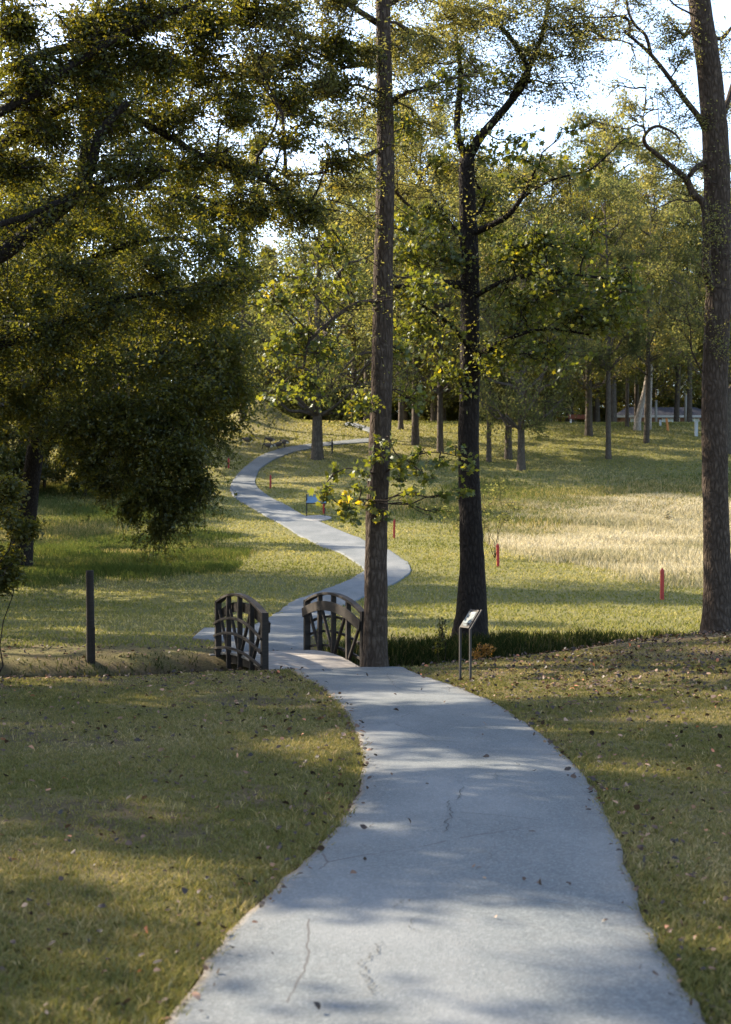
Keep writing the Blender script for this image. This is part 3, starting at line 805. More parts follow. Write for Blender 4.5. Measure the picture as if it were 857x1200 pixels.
hanging(T4, G['leaf_dark'], G['bark_dark'], [s_ for s_ in L4 if s_[1] > 430 and s_[2] < 2] + [(95, 470, -4, 50, 20), (60, 500, -4, 40, 16), (262, 440, -5.5, 26, 24), (240, 515, -6.4, 22, 20), (285, 375, -4, 24, 24), (190, 610, -6, 14, 10)], D4, .15, 15, 13, .7, 1.7)
hanging(T4, G['leaf_oak'], G['bark_dark'], [s_ for s_ in L4 if 150 < s_[1] <= 430 and s_[2] < 2], D4 - 1.5, .15, 9, 13, .6, 1.5)

reseed(104)
# --- oaks whose trunks stand just outside on the left
def side_oak(label, px, d, trunk_top, r, limbs, specs, mat, size, per, k=1.):
    b = gp(px, d)
    t, q = hero('tree', label, 'tree', b, [b + Vector((0, 0, 1.2)), b + Vector((.1, 0, 3.5)), b + Vector((-.1, .1, 6.5)), b + Vector((.2, 0, trunk_top))], [r * 1.15, r, r * .9, r * .8, r * .3], G['bark_dark'], flare=1.3, rough=.06)
    src = list(q[12:])
    for pts, r0, r1 in limbs:
        src += limb(t, [b + Vector((0, 0, pts[0]))] + [P(a, c, d + e) for a, c, e in pts[1:]], r0, r1, G['bark_dark'])[3:]
    pads(t, '', mat, G['bark_dark'], b, src, specs, d, size, per, r0=.05, droop=.25, twig_k=k, shoots=4)
    hanging(t, mat, G['bark_dark'], [s_[:5] for s_ in specs], d, size * 1.15, 16, 16, .35 * d / 22, .95 * d / 22, .45, .035 * d / 22, (.0, .6))
    return t
reseed(131)
side_oak('oak at the left edge whose thick bare-looking limb slants up through the dark foliage', -150, 20, 13, .34, [
    ([4.0, (-60, 330, .3), (0, 298, .4), (50, 262, .4), (92, 226, .3), (108, 190, .2), (118, 155, .1), (150, 120, 0)], .17, .05),
    ([4.4, (-40, 290, -.5), (40, 250, -.4), (92, 226, -.1), (130, 208, 0), (160, 198, .1), (200, 200, .1)], .06, .02),
    ([6.2, (-40, 160, .2), (40, 110, .2), (80, 80, .2), (160, 32, .3), (215, 10, .4), (280, -20, .4)], .09, .03),
    ([5.5, (-20, 190, .8), (100, 118, 1.2), (180, 150, 1.5), (240, 185, 1.6), (300, 205, 1.8), (360, 245, 2)], .10, .025),
    ([6.4, (-20, 100, 1), (120, 45, 2), (240, 25, 2.4), (330, 35, 2.8), (420, 60, 3)], .10, .025)],
    [(20, 20, .4, 50, 36, 60), (90, 20, .5, 50, 36, 60), (160, 15, .6, 50, 32, 60), (230, 15, 1.5, 50, 30, 55), (300, 5, 2, 50, 28, 50), (30, 90, .3, 50, 34, 55), (100, 85, .6, 50, 34, 55), (170, 70, 1, 50, 34, 55), (240, 70, 2, 50, 30, 50), (310, 65, 2.5, 46, 28, 40), (380, 60, 2.8, 44, 26, 34), (400, 105, 3, 34, 20, 22),
     (60, 150, .8, 46, 30, 38), (130, 140, 1.2, 46, 30, 38), (200, 130, 1.6, 44, 26, 30), (270, 125, 1.8, 44, 26, 26), (335, 115, 2.5, 40, 22, 22), (20, 190, .5, 40, 30, 30), (150, 200, .3, 40, 26, 26), (210, 200, 1.5, 40, 24, 22), (280, 190, 1.8, 40, 20, 14), (340, 160, 2, 36, 18, 12), (350, 250, 2, 40, 24, 26), (300, 245, 1.8, 36, 20, 20), (395, 180, 2.5, 28, 18, 12)],
    G['leaf_oak'], .062, 19, 1.5)
side_oak('oak at the left edge with a low curtain of small dark leaves below its limbs', -210, 33, 16, .4, [
    ([5.5, (-40, 420, 0), (60, 380, 0), (140, 350, .5), (220, 340, 1), (290, 330, 1)], .14, .03),
    ([8., (-40, 270, 1), (80, 230, 1.5), (180, 220, 2), (260, 240, 2), (310, 260, 2.2)], .14, .03),
    ([10., (-20, 120, 2), (120, 80, 3), (240, 90, 3.5), (330, 100, 4)], .14, .03)],
    [(-10, 400, 0, 60, 44, 60), (60, 390, 0, 56, 36, 60), (130, 370, .5, 56, 36, 60), (200, 350, 1, 54, 32, 55), (260, 335, 1, 44, 28, 36), (40, 260, 1, 60, 34, 55), (120, 235, 1.5, 56, 34, 55), (200, 235, 2, 54, 30, 50), (270, 255, 2, 44, 26, 34),
     (40, 130, 2, 60, 34, 50), (120, 100, 3, 56, 34, 50), (200, 100, 3.4, 54, 30, 42), (290, 110, 3.6, 54, 30, 36), (350, 120, 4, 44, 24, 24), (-130, 320, 0, 60, 40, 50), (-210, 260, 1, 60, 44, 50), (-140, 170, 0, 60, 44, 50), (-270, 140, -1, 60, 44, 50), (-90, 90, 1, 60, 44, 50), (-190, 20, 0, 60, 44, 50), (-310, 250, 0, 60, 44, 50), (-110, -60, 1, 60, 44, 50), (-10, -70, 2, 60, 44, 50), (-240, -100, 0, 60, 44, 50), (0, 330, .5, 56, 36, 50), (90, 310, .8, 56, 30, 45), (180, 300, 1.2, 50, 28, 36)],
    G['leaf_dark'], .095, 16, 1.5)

reseed(105)
# --- shrub and saplings
def shrub(name, label, cat, base, h, mat, specs, d, size, per, bark=None, stems=4, big=False, droop=.1, spread=.25, r0=.02, group=None):
    t = thing(name, label, cat, base, 0, group); t['_world'] = 1
    w = MB(); src = []
    for k in range(stems):
        a = 6.28 * k / stems + random.random()
        e = Vector(base) + Vector((math.cos(a) * spread * h, math.sin(a) * spread * h, h * random.uniform(.75, 1)))
        q = wander(base, e, 6, .12); w.tube(q, taper(r0, r0 * .3, 6), 6); src += q[2:]
    w.build('stem', bark or G['bark_dark'], t, True)
    pads(t, '', mat, bark or G['bark_dark'], base, src, specs, d, size, per, big, r0=r0 * .6, sub=3, droop=droop, fname='foliage', shoots=0)
    return t
b = gp(-18, 24.5)
shrub('shrub', 'leafy shrub cut off by the left edge in front of the dark oak', 'shrub', b, 2.6, G['leaf_oak'],
      [(5, 585, 0, 28, 24, 36), (-20, 600, .2, 40, 30, 40), (18, 620, -.2, 26, 24, 36), (-5, 650, 0, 36, 24, 40), (15, 660, -.2, 18, 22, 24), (-30, 690, 0, 40, 26, 36), (5, 685, 0, 16, 14, 12), (-40, 640, .3, 40, 40, 40)], 24.5, .085, 13)
b = hit(580, 655)
shrub('sapling', 'thin twiggy sapling right behind the leaning tree at the meadow edge', 'sapling', b, 2.4, G['leaf_far'],
      [(575, 590, 0, 22, 20, 12), (595, 610, 0, 18, 18, 10), (565, 620, 0, 20, 20, 10), (585, 570, 0, 16, 16, 7), (600, 590, 0, 12, 14, 6), (535, 610, 0, 24, 16, 12), (520, 600, .5, 18, 14, 9)], b.y, .12, 7, r0=.018)
b = gp(566, 24.6)
shrub('small_shrub', 'small orange-leaved shrub on the ditch bank right of the tilted sign', 'shrub', b, .45, G['leaf_rust'],
      [(568, 762, 0, 8, 7, 9, .35), (562, 768, 0, 6, 6, 6, .4), (574, 760, 0, 5, 6, 5, .3)], 24.6, .05, 8, r0=.008)
b = gp(517, 24.8)
shrub('weed', 'thin tall weed with small yellow leaves on the bank left of the tilted sign', 'weed', b, .9, G['leaf_oak'],
      [(517, 742, 0, 6, 12, 10), (514, 757, 0, 9, 6, 8), (518, 728, 0, 5, 7, 6)], 24.8, .05, 4, stems=2, spread=.1, r0=.008)
b = hit(783, 612)
shrub('weed', 'pale tall weed spike standing in the golden meadow', 'weed', b, 1.1, G['straw'],
      [(783, 602, 0, 3, 8, 20)], b.y, .16, 6, stems=2, spread=.08, r0=.012)

# ------------------------------------------------------------------ generic trees (built once, then copied)
def tree_kind(h, r, cr, c0, nb, mat, bark, leaf, tw=78, per=8, lean=0., low=.0, brs=(.30, .46)):
    """unit tree at the origin: returns (trunk object, crown object) templates"""
    w = MB(); fol = Foliage()
    pts = [Vector((0, 0, -.4)), Vector((0, 0, .8)), Vector((lean * .2, 0, h * .25)), Vector((lean * .6 + random.uniform(-.3, .3), random.uniform(-.3, .3), h * .55)), Vector((lean + random.uniform(-.5, .5), random.uniform(-.5, .5), h * .93))]
    q = trunk_tube(w, pts, [r * 1.08, r, r * .85, r * .6, r * .12], 9, 1.45, .05, 5)
    src = [p for p in q if p.z > c0 * .75]
    for i in range(nb):
        zt = (i + random.random()) / nb
        z = c0 + (h - c0) * zt
        env = cr * (math.sin(math.pi * (.16 + .80 * zt)) ** .75)
        a = i * 2.4 + random.uniform(-.5, .5); rr = env * random.uniform(.25, 1) ** .6
        c = Vector((lean * z / h + math.cos(a) * rr, math.sin(a) * rr, z + random.uniform(-.6, .6)))
        br = random.uniform(*brs) * cr
        an = min(src, key=lambda p: abs(p.z - (c.z - rr * .55)))
        blob(fol, w, an, c, (br, br, br * .7), tw, per, leaf, False, max(.03, r * .32), .12, random.uniform(-.15, .15), sub=4, twig_r=.014)
    return w, fol

reseed(106)
KIND = []
def make_kind(*a, **k):
    w, fol = tree_kind(*a, **k)
    holder = bpy.data.objects.new('tree', None)
    tr = w.build('trunk', k.get('bark') or a[6], None, True)
    cr = fol.build('crown', a[5], None, (0, 0, 0))
    KIND.append((tr.data, cr.data))
    bpy.data.objects.remove(tr); bpy.data.objects.remove(cr); bpy.data.objects.remove(holder)









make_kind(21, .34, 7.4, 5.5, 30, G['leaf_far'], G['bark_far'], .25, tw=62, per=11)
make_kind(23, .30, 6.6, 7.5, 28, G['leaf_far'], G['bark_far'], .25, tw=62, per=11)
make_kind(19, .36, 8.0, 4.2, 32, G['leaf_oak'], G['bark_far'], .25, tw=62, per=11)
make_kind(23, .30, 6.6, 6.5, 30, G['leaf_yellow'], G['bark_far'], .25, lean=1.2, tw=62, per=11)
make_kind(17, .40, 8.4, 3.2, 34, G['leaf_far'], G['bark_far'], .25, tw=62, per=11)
make_kind(6.5, .12, 3.2, 1.0, 14, G['leaf_dark'], G['bark_far'], .26, tw=90)           # understory bush
make_kind(19, .40, 6.2, 5.0, 15, G['leaf_oak'], G['bark_far'], .28, tw=80, per=14, brs=(.24, .34))
make_kind(22, .36, 5.6, 7.0, 15, G['leaf_oak'], G['bark_far'], .28, tw=80, per=14, brs=(.24, .34))

def copy_tree(kind, loc, rz, sxy, sz, label, group=None, name='tree', cat='tree', bark=None):
    t = thing(name, label, cat, loc, rz, group); t.scale = (sxy, sxy, sz)
    for n_, me in zip(('trunk', 'crown'), KIND[kind]):
        o = bpy.data.objects.new(n_, me); COL.objects.link(o); o.parent = t
    return t

reseed(107)
LAWN = [  # px, py of the foot, kind, sxy, sz, label
    (372, 538, 4, 1.15, 1.35, 'broad oak with flared trunk by the uphill path bend, dark figure beside it'),
    (470, 503, 1, .8, 1.3, 'slim tree far up the slope, just right of the straight bridge-side trunk'),
    (487, 521, 0, .95, 1.5, 'tree with brown trunk in the gap between the two nearest trunks'),
    (516, 530, 2, .75, 1.35, 'tree with a short thin trunk close left of the leaning forked tree'),
    (573, 541, 1, .7, 1.05, 'thin tree just right of the leaning trunk, in the shade of the lawn'),
    (596, 538, 2, .85, 1.25, 'tree whose dark trunk stands left in the close pair on the lawn'),
    (611, 551, 4, .75, 1.2, 'tree whose grey trunk stands right and lower in the close lawn pair'),
    (690, 511, 2, .95, 1.15, 'thick straight dark trunked tree beside the red bench on the crest'),
    (713, 538, 1, .78, 1.05, 'slender tall dark tree alone in the middle of the right lawn'),
    (735, 500, 3, .62, .9, 'thin dark leaning tree before the low house, right of the slender tree'),
    (758, 519, 3, .85, 1.05, 'dark tree leaning right next to the pale split trunk on the crest'),
    (853, 532, 0, .95, 1.1, 'tree half hidden behind the thick trunk at the right edge'),
]
for i, (px, py, k, sx, sz, lab) in enumerate(LAWN):
    b = hit(px, py)
    copy_tree(k, b, i * 1.9 + .4, sx, sz, lab)
# pale split trunk on the crest
b = hit(747, 504)
t = thing('tree', 'pale barked tree leaning right on the crest, catching the sun, in front of the house', 'tree', b); t['_world'] = 1
w = MB(); s = b.y / F
q = catmull([b + Vector((0, 0, -.3)), b + Vector((.1, 0, 1.2)), b + Vector((.9, .1, 4.5)), b + Vector((1.3, .2, 8.5)), b + Vector((1.5, 0, 14)), b + Vector((1.2, 0, 21))], 6)
w.tube(q, taper(.42, .08, len(q) - 1), 10, .06); w.build('trunk', G['bark_pale'], t, True)
w = MB(); w.tube(catmull([b + Vector((1.2, 0, -.3)), b + Vector((1.3, 0, 4)), b + Vector((1.6, -.1, 9)), b + Vector((2.6, 0, 15))], 6), taper(.2, .06, 18), 8, .05); w.build('trunk', G['bark_pale'], t, True)
pads(t, '', G['leaf_yellow'], G['bark_far'], b, q[16:], [(740, 260, 0, 40, 34, 60), (770, 290, 2, 40, 34, 60), (720, 310, -2, 36, 30, 50), (760, 340, 0, 40, 30, 50), (790, 330, 1, 34, 30, 45), (735, 390, -1, 30, 26, 34), (780, 390, 1, 30, 26, 34)], b.y, .32, 7, r0=.07)

reseed(108)
# the wood closing the view beyond the crest and along the left
def wood(n, xr, yr, kinds, sr, label, group, avoid=lambda x, y: False, name='tree', cat='tree', mind=3.0):
    pts = []; tries = 0
    while len(pts) < n and tries < 6000:
        tries += 1
        x = random.uniform(*xr); y = random.uniform(*yr)
        if avoid(x, y) or any((x - a) ** 2 + (y - c) ** 2 < mind * mind for a, c in pts): continue
        pts.append((x, y)); k = random.choice(kinds); s = random.uniform(*sr)
        copy_tree(k, (x, y, Hs(x, y)), random.uniform(0, 6.28), s, s * random.uniform(.95, 1.15), label, group, name, cat)
inview = lambda x, y: abs(x) < .275 * y + 6
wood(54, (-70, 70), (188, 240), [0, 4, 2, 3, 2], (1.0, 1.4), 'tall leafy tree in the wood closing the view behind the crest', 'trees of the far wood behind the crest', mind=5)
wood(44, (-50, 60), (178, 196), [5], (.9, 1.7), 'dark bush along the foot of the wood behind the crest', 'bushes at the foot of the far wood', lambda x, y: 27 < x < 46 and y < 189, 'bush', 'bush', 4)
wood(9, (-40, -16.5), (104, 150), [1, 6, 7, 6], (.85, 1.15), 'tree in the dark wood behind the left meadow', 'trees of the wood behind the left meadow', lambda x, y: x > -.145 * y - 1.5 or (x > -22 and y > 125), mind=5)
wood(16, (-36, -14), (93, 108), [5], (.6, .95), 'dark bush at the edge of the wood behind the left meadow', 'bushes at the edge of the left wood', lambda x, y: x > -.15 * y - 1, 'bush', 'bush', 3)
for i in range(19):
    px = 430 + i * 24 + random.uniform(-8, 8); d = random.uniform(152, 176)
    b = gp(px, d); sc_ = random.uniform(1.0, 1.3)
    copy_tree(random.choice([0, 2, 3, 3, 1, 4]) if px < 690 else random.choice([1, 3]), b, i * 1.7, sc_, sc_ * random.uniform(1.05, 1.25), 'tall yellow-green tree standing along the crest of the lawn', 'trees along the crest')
reseed(109)
# trees left of the far path bend, small bright crowns
for i, (px, py, k, sx, sz, lab) in enumerate([
        (232, 520, 6, .9, 1.2, 'sunlit leafy tree left of the far path bend, partly hidden by oak boughs'),
        (285, 492, 7, .9, 1.4, 'tree left of the grassy knoll near the crest'),
        (415, 484, 2, 1.0, 1.4, 'tree on the crest straight above the far path, left of the bridge-side trunk'),
        (545, 490, 0, 1.0, 1.4, 'tree on the crest hidden behind the leaning forked trunk'),
        (700, 486, 2, .9, 1.1, 'leafy tree just left of the low house, behind the slender lawn tree'),
        (712, 486, 1, .8, 1.1, 'tall leafy tree shading the left end of the low house'),
        (640, 490, 2, 1.0, 1.2, 'dark leafy tree on the crest left of the red bench')]):
    b = hit(px, py)
    if b.y > 200: b = gp(px, 160)
    copy_tree(k, b, i * 1.3, sx, sz, lab)

# neighbours outside the frame on the left that shade the path
SHADE = [(-14.27, 17.88, 7, 0.75, 3.957), (-21.1, 25.44, 7, 0.95, 0.987), (-23.51, 18.94, 6, 0.9, 0.21), (-15.13, 10.29, 7, 0.8, 4.695), (-23.0, 36.0, 6, 1.0, 8.4), (-29.49, 30.52, 7, 1.0, 1.451), (-33.0, 14.0, 6, 1.0, 12.6), (-26.0, 4.0, 6, 0.9, 14.7), (-38.0, 40.0, 6, 1.0, 16.8), (-30.0, 54.0, 7, 0.9, 18.9), (-21.0, 10.0, 6, 0.8, 21.0), (-25.04, 24.46, 2, 0.9, 0.851), (-12.74, 18.97, 6, 0.7, 5.679), (-22.0, 57.0, 2, 1.0, 29.4), (-20.5, 47.0, 6, 0.9, 31.5), (-28.0, 67.0, 0, 1.0, 33.6), (-16.79, 27.3, 7, 0.8, 3.207), (-16.8, 45.5, 6, 0.85, 37.8), (-25.0, 45.0, 0, 0.9, 39.9), (-33.0, 93.0, 6, 1.0, 42.0), (-26.0, 101.0, 6, 1.0, 44.1), (-29.0, 84.0, 7, 1.0, 46.2)]
for i, (x, y, k, s, *rot) in enumerate(SHADE):
    copy_tree(k, (x, y, Hs(x, y)), rot[0] if rot else i * 2.1, s, s, 'leafy tree beyond the left edge that throws shade over the path', 'trees beyond the left edge')

reseed(110)
# ------------------------------------------------------------------ footbridge
bl = Vector((BC[0], BC[1], 0)); ax = Vector((DN[0], DN[1], 0)); sd = Vector((DT[0], DT[1], 0)); UP = Vector((0, 0, 1))
HL = 1.62; HW = .86
zn = Hs(*(BC - DN * 1.75)) + .02; zf = Hs(*(BC + DN * 1.75)) + .02
def deck_z(t): return zn + (zf - zn) * (t + HL) / (2 * HL) + .10 * (1 - (t / HL) ** 2)
bridge = thing('footbridge', 'small arched timber footbridge carrying the path over the ditch', 'footbridge', bl + UP * (zn - .3), 0); bridge['_world'] = 1
mb = MB(); npl = 23
for i in range(npl):
    t = -HL + (i + .5) * 2 * HL / npl
    c = bl + ax * t + UP * (deck_z(t) - .02 + random.uniform(-.003, .003))
    slope = Vector((ax.x, ax.y, (deck_z(t + .05) - deck_z(t - .05)) / .1)).normalized()
    mb.box(c, 2 * HW - .05 + random.uniform(-.02, .02), 2 * HL / npl - .008, .04, sd, slope, sd.cross(slope))
mb.build('deck', G['timber_grey'], bridge, bevel=.004)
mb = MB()
for s in (-.7, 0, .7):
    mb.sweep([bl + ax * t + sd * s + UP * (deck_z(t) - .13) for t in np.linspace(-HL, HL, 13)], .08, .16, sd)
mb.build('beam', G['timber'], bridge)
mb = MB()
for e in (-1, 1):
    c = bl + ax * (e * (HL + .10)) + UP * (deck_z(e * HL) - .28)
    mb.box(c, 2 * HW + .3, .18, .5, sd, ax, UP)
mb.build('abutment', G['concrete'], bridge)
def arch(t, h0, h1): return h0 + (h1 - h0) * (1 - (t / HL) ** 2)
for side in (-1, 1):
    off = sd * (side * HW)
    rail = MB()
    ts = list(np.linspace(-HL - .03, HL + .03, 17))
    rail.sweep([bl + off + ax * t + UP * (deck_z(t) + arch(t, .93, 1.06)) for t in ts], .11, .045, sd)
    ro = rail.build('railing', G['timber'], bridge, bevel=.004)
    def sub(name, m_):
        o = m_.build(name, G['timber'], None, bevel=.004, origin=bridge.location); o.location = (0, 0, 0); o.parent = ro; return o
    pt = [-HL, -HL / 2, 0, HL / 2, HL]
    for t in pt:
        m_ = MB(); w_ = .11 if abs(t) > HL * .9 else .08
        top = deck_z(t) + arch(t, .90, 1.035)
        if abs(t) > HL * .9: top += .06
        z0 = deck_z(t) - .28
        m_.bar(bl + off + ax * t + UP * z0, bl + off + ax * t + UP * top, w_, w_, up=ax)
        sub('post', m_)
    m_ = MB(); m_.sweep([bl + off - sd * (side * .075) + ax * t + UP * (deck_z(t) + arch(t, .72, .84)) for t in ts], .035, .17, sd); sub('hand_board', m_)
    for hh, hm in ((.08, .10), (.31, .37), (.54, .64)):
        m_ = MB(); m_.sweep([bl + off + sd * (side * .07) + ax * t + UP * (deck_z(t) + arch(t, hh, hm)) for t in ts], .035, .045, sd); sub('rail', m_)
    for a_, b_ in zip(pt[:-1], pt[1:]):
        m_ = MB(); flip = (a_ < 0)
        lo, hi = (a_ + .06, b_ - .12) if not flip else (b_ - .06, a_ + .12)
        m_.bar(bl + off + ax * lo + UP * (deck_z(lo) + .02), bl + off + ax * hi + UP * (deck_z(hi) + .78), .05, .05, up=sd); sub('brace', m_)

# ------------------------------------------------------------------ signs, posts
z0 = gp(544, 20.9)
u = Vector((.128, -.30, 0)); ul = u.length; uh = u.normalized(); back = Vector((.30, .128, 0)).normalized()
slope = (back * .175 + UP * .26).normalized(); sl = .315; nrm = uh.cross(slope).normalized()
if nrm.z < 0: nrm = -nrm
sg = thing('sign', 'small tilted sign on two thin dark legs beside the near path', 'sign', z0); sg['_world'] = 1
pl = Vector((P(540, 0, 20.9).x, 21.0, 0)); 
c0 = Vector((pl.x, 21.0, z0.z + .76))
for k in (0, 1):
    m_ = MB(); f = c0 + u * k
    m_.bar((f.x, f.y, Hs(f.x, f.y) - .1), f, .03, .03, up=back)
    m_.bar(f - slope * .006, f + slope * (sl + .02), .03, .022, up=nrm)
    m_.build('leg', G['metal'], sg, bevel=.003)
m_ = MB(); m_.box(c0 + u * .5 + slope * sl * .5 + nrm * .018, ul - .034, sl, .02, uh, slope, nrm); m_.build('panel', G['metal'], sg, bevel=.003)
m_ = MB(); m_.box(c0 + u * .5 + slope * sl * .56 + nrm * .0315, ul - .085, sl * .62, .004, uh, slope, nrm); pn = m_.build('print', G['print'], sg)
m_ = MB()
m_.box(c0 + u * .5 + slope * sl * .26 + nrm * .0345, ul * .55, .010, .003, uh, slope, nrm)
for k in range(3): m_.box(c0 + u * (.42 + .04 * k) + slope * sl * (.20 - .04 * k) + nrm * .030, ul * (.5 - .1 * k), .008, .003, uh, slope, nrm)
m_.build('marking', G['print'], sg)
m_ = MB(); m_.box(c0 + u * .5 + slope * sl * .79 + nrm * .0355, ul * .62, .022, .003, uh, slope, nrm)
for k in range(6): m_.box(c0 + u * (.47 + .02 * (k % 2)) + slope * sl * (.70 - .055 * k) + nrm * .0355, ul * (.52 - .06 * (k % 3)), .006, .003, uh, slope, nrm)
m_.build('lettering', G['ink'], sg)

b = gp(370, hit(370, 606).y)
ws = thing('sign', 'wide blue information panel on two legs beside the far path bend', 'sign', b); ws['_world'] = 1
D = b.y; s = D / F
for px in (359.5, 381):
    m_ = MB(); a = P(px, 606, D); a.z = Hs(a.x, D) - .2; e = P(px, 579, D); m_.bar(a, e, .07, .07); m_.build('leg', G['metal'], ws)
a = P(358.5, 590, D - .1); e = P(383, 590, D - .1); c = (a + e) / 2
sl2 = Vector((0, .55, .83)).normalized(); n2 = Vector((0, -.83, .55))
m_ = MB(); m_.box(c + sl2 * .32, (e - a).length, .68, .06, (1, 0, 0), sl2, n2); m_.build('frame', G['metal'], ws, bevel=.01)
m_ = MB(); m_.box(c + sl2 * .32 + n2 * .034, (e - a).length - .08, .60, .01, (1, 0, 0), sl2, n2); m_.build('panel', G['blue'], ws)
m_ = MB(); m_.box(c + sl2 * .54 + n2 * .042, (e - a).length - .12, .12, .01, (1, 0, 0), sl2, n2); m_.build('header', G['print'], ws)
# its concrete pad
m_ = MB(); pc = hit(371, 607)
ring = [(pc.x + math.cos(i / 20 * 6.283) * .95, pc.y - .6 + math.sin(i / 20 * 6.283) * 1.9) for i in range(20)]
vs = [(x, y, Hs(x, y) + .07) for x, y in ring] + [(x, y, Hs(x, y) - .1) for x, y in ring]
m_.add(vs, [tuple(range(20))] + [(i, 20 + i, 20 + (i + 1) % 20, (i + 1) % 20) for i in range(20)])
tag(m_.build('concrete_pad', G['concrete'], None), 'pale concrete pad under the blue information panel', 'concrete pad')

RED = [(776, 703, 665, 'red marker post at the golden meadow edge, nearest to the thick right tree'),
       (584, 665, 636, 'red marker post just right of the leaning forked trunk'),
       (462, 631, 608, 'red marker post just right of the straight bridge-side trunk, above the path bend'),
       (379.5, 602, 574, 'red marker post touching the right end of the blue information panel'),
       (317, 572, 556, 'red marker post inside the farthest path bend'),
       (268, 549, 535, 'faint marker post in shade left of the farthest path bend')]
for px, py, pt, lab in RED:
    h = hit(px, py); D = h.y; hgt = (py - pt) / F * D; wd = .105 * min(1.25, max(1, D / 70))
    t = thing('marker_post', lab, 'marker post', h, random.uniform(-.2, .2), 'red marker posts along the trail'); t.rotation_euler = (random.uniform(-.02, .02), random.uniform(-.02, .02), 0)
    m_ = MB(); m_.box((0, 0, hgt / 2 - .15), wd, wd, hgt + .1); m_.build('post', G['red'], t, bevel=.008)
    m_ = MB(); c_ = hgt - .10
    m_.add([(-wd / 2, -wd / 2, c_ + .001), (wd / 2, -wd / 2, c_ + .001), (wd / 2, wd / 2, c_ + .001), (-wd / 2, wd / 2, c_ + .001), (0, 0, hgt)], [(0, 1, 4), (1, 2, 4), (2, 3, 4), (3, 0, 4), (0, 3, 2, 1)])
    m_.build('cap', G['red'], t)

h = gp(106.5, 25.6)
t = thing('wooden_post', 'tall dark weathered wooden post standing alone on the left ditch bank', 'post', h); t.rotation_euler = (0, R(-.6), R(12))
m_ = MB()
hp = (758 - 652) / F * 25.6
vs = []
for z, s_ in ((-.3, 1.05), (.2, 1.03), (.8, 1.0), (hp - .03, .97), (hp + .008, .93)):
    for k in range(14):
        a = 6.283 * k / 14
        vs.append((math.cos(a) * .073 * s_ + random.uniform(-.003, .003), math.sin(a) * .073 * s_ + random.uniform(-.003, .003), z))
fs = [(i * 14 + k, i * 14 + (k + 1) % 14, (i + 1) * 14 + (k + 1) % 14, (i + 1) * 14 + k) for i in range(4) for k in range(14)] + [tuple(56 + k for k in range(14))]
m_.add(vs, fs); m_.build('post', G['timber'], t, True)
m_ = MB(); m_.bar((.055, -.06, -.2), (.055, -.06, .62), .05, .035); m_.build('stake', G['timber'], t, bevel=.003)

# ------------------------------------------------------------------ bench, house and small things on the crest
h = hit(678, 497); D = 147.0; h = gp(678, D); s = D / F
bn = thing('bench', 'red-brown slatted bench on the crest left of the thick straight tree', 'bench', h, R(4))
W = 2.0
for x in (-.8, .8):
    m_ = MB(); m_.bar((x, -.2, 0), (x, -.2, .45), .07, .06); m_.bar((x, .22, 0), (x, .30, .95), .07, .06); m_.bar((x, -.22, .43), (x, .25, .43), .06, .05); m_.build('leg', G['white'], bn)
m_ = MB()
for k in range(4): m_.box((0, -.18 + k * .12, .48), W, .10, .035)
m_.build('seat', G['bench'], bn)
m_ = MB()
for k in range(3): m_.box((0, .24 + .03 * k, .62 + k * .14), W, .035, .12)
m_.build('backrest', G['bench'], bn)

D = 176.0; zb = Hs(35, D)
hx0 = P(724, 0, D).x; hx1 = P(842, 0, D).x
ze = P(0, 487.5, D).z; zr = P(0, 473, D).z
hs = thing('house', 'low house with grey roof and pale eaves half hidden behind the trees on the crest', 'house', (hx0, D, zb)); hs['_world'] = 1
m_ = MB(); m_.box(((hx0 + hx1) / 2, D + 4.5, (zb - .5 + ze) / 2), hx1 - hx0 - .8, 8.2, ze - zb + .5); m_.build('wall', G['brick'], hs)
m_ = MB(); x0, x1 = hx0 - .3, hx1 + .3
m_.add([(x0, D - .4, ze + .03), (x1, D - .4, ze + .03), (x1, D + 9.4, ze + .03), (x0, D + 9.4, ze + .03), (x0 + 2.2, D + 4.5, zr), (x1 - 2.2, D + 4.5, zr)],
       [(0, 1, 5, 4), (1, 2, 5), (2, 3, 4, 5), (3, 0, 4), (0, 3, 2, 1)]); m_.build('roof', G['roof'], hs)
m_ = MB(); m_.box(((x0 + x1) / 2, D - .44, ze - .09), x1 - x0, .06, .26); m_.build('eaves', G['trim'], hs)
for px in (745, 782, 792, 815):
    m_ = MB(); c = P(px, 0, D); m_.box((c.x, D + .38, ze - .75), 1.0, .06, .95); wo = m_.build('window', G['glass'], hs)
    m_ = MB()
    for dx in (-.54, 0, .54): m_.box((c.x + dx, D + .335, ze - .75), .07, .05, 1.05)
    fo = m_.build('frame', G['white'], None, origin=hs.location); fo.location = (0, 0, 0); fo.parent = wo
for px, pt, pb, wd, lab in ((769, 470, 500, .28, 'slim pale pole in front of the house, right of the dark leaning tree'), (804, 462, 500, .4, 'stout pale pole at the right end of the house')):
    D = 160.; a = gp(px, D); t = thing('pole', lab, 'pole', a)
    hgt = P(0, pt, D).z - a.z
    m_ = MB(); m_.tube([(0, 0, -.3), (0, 0, hgt * .5), (0, 0, hgt)], [wd / 2, wd / 2, wd * .45], 10); m_.build('shaft', G['pole'], t, True)
    m_ = MB(); m_.box((0, 0, hgt + .04), wd * 1.2, wd * 1.2, .08); m_.build('cap', G['pole'], t, bevel=.01)
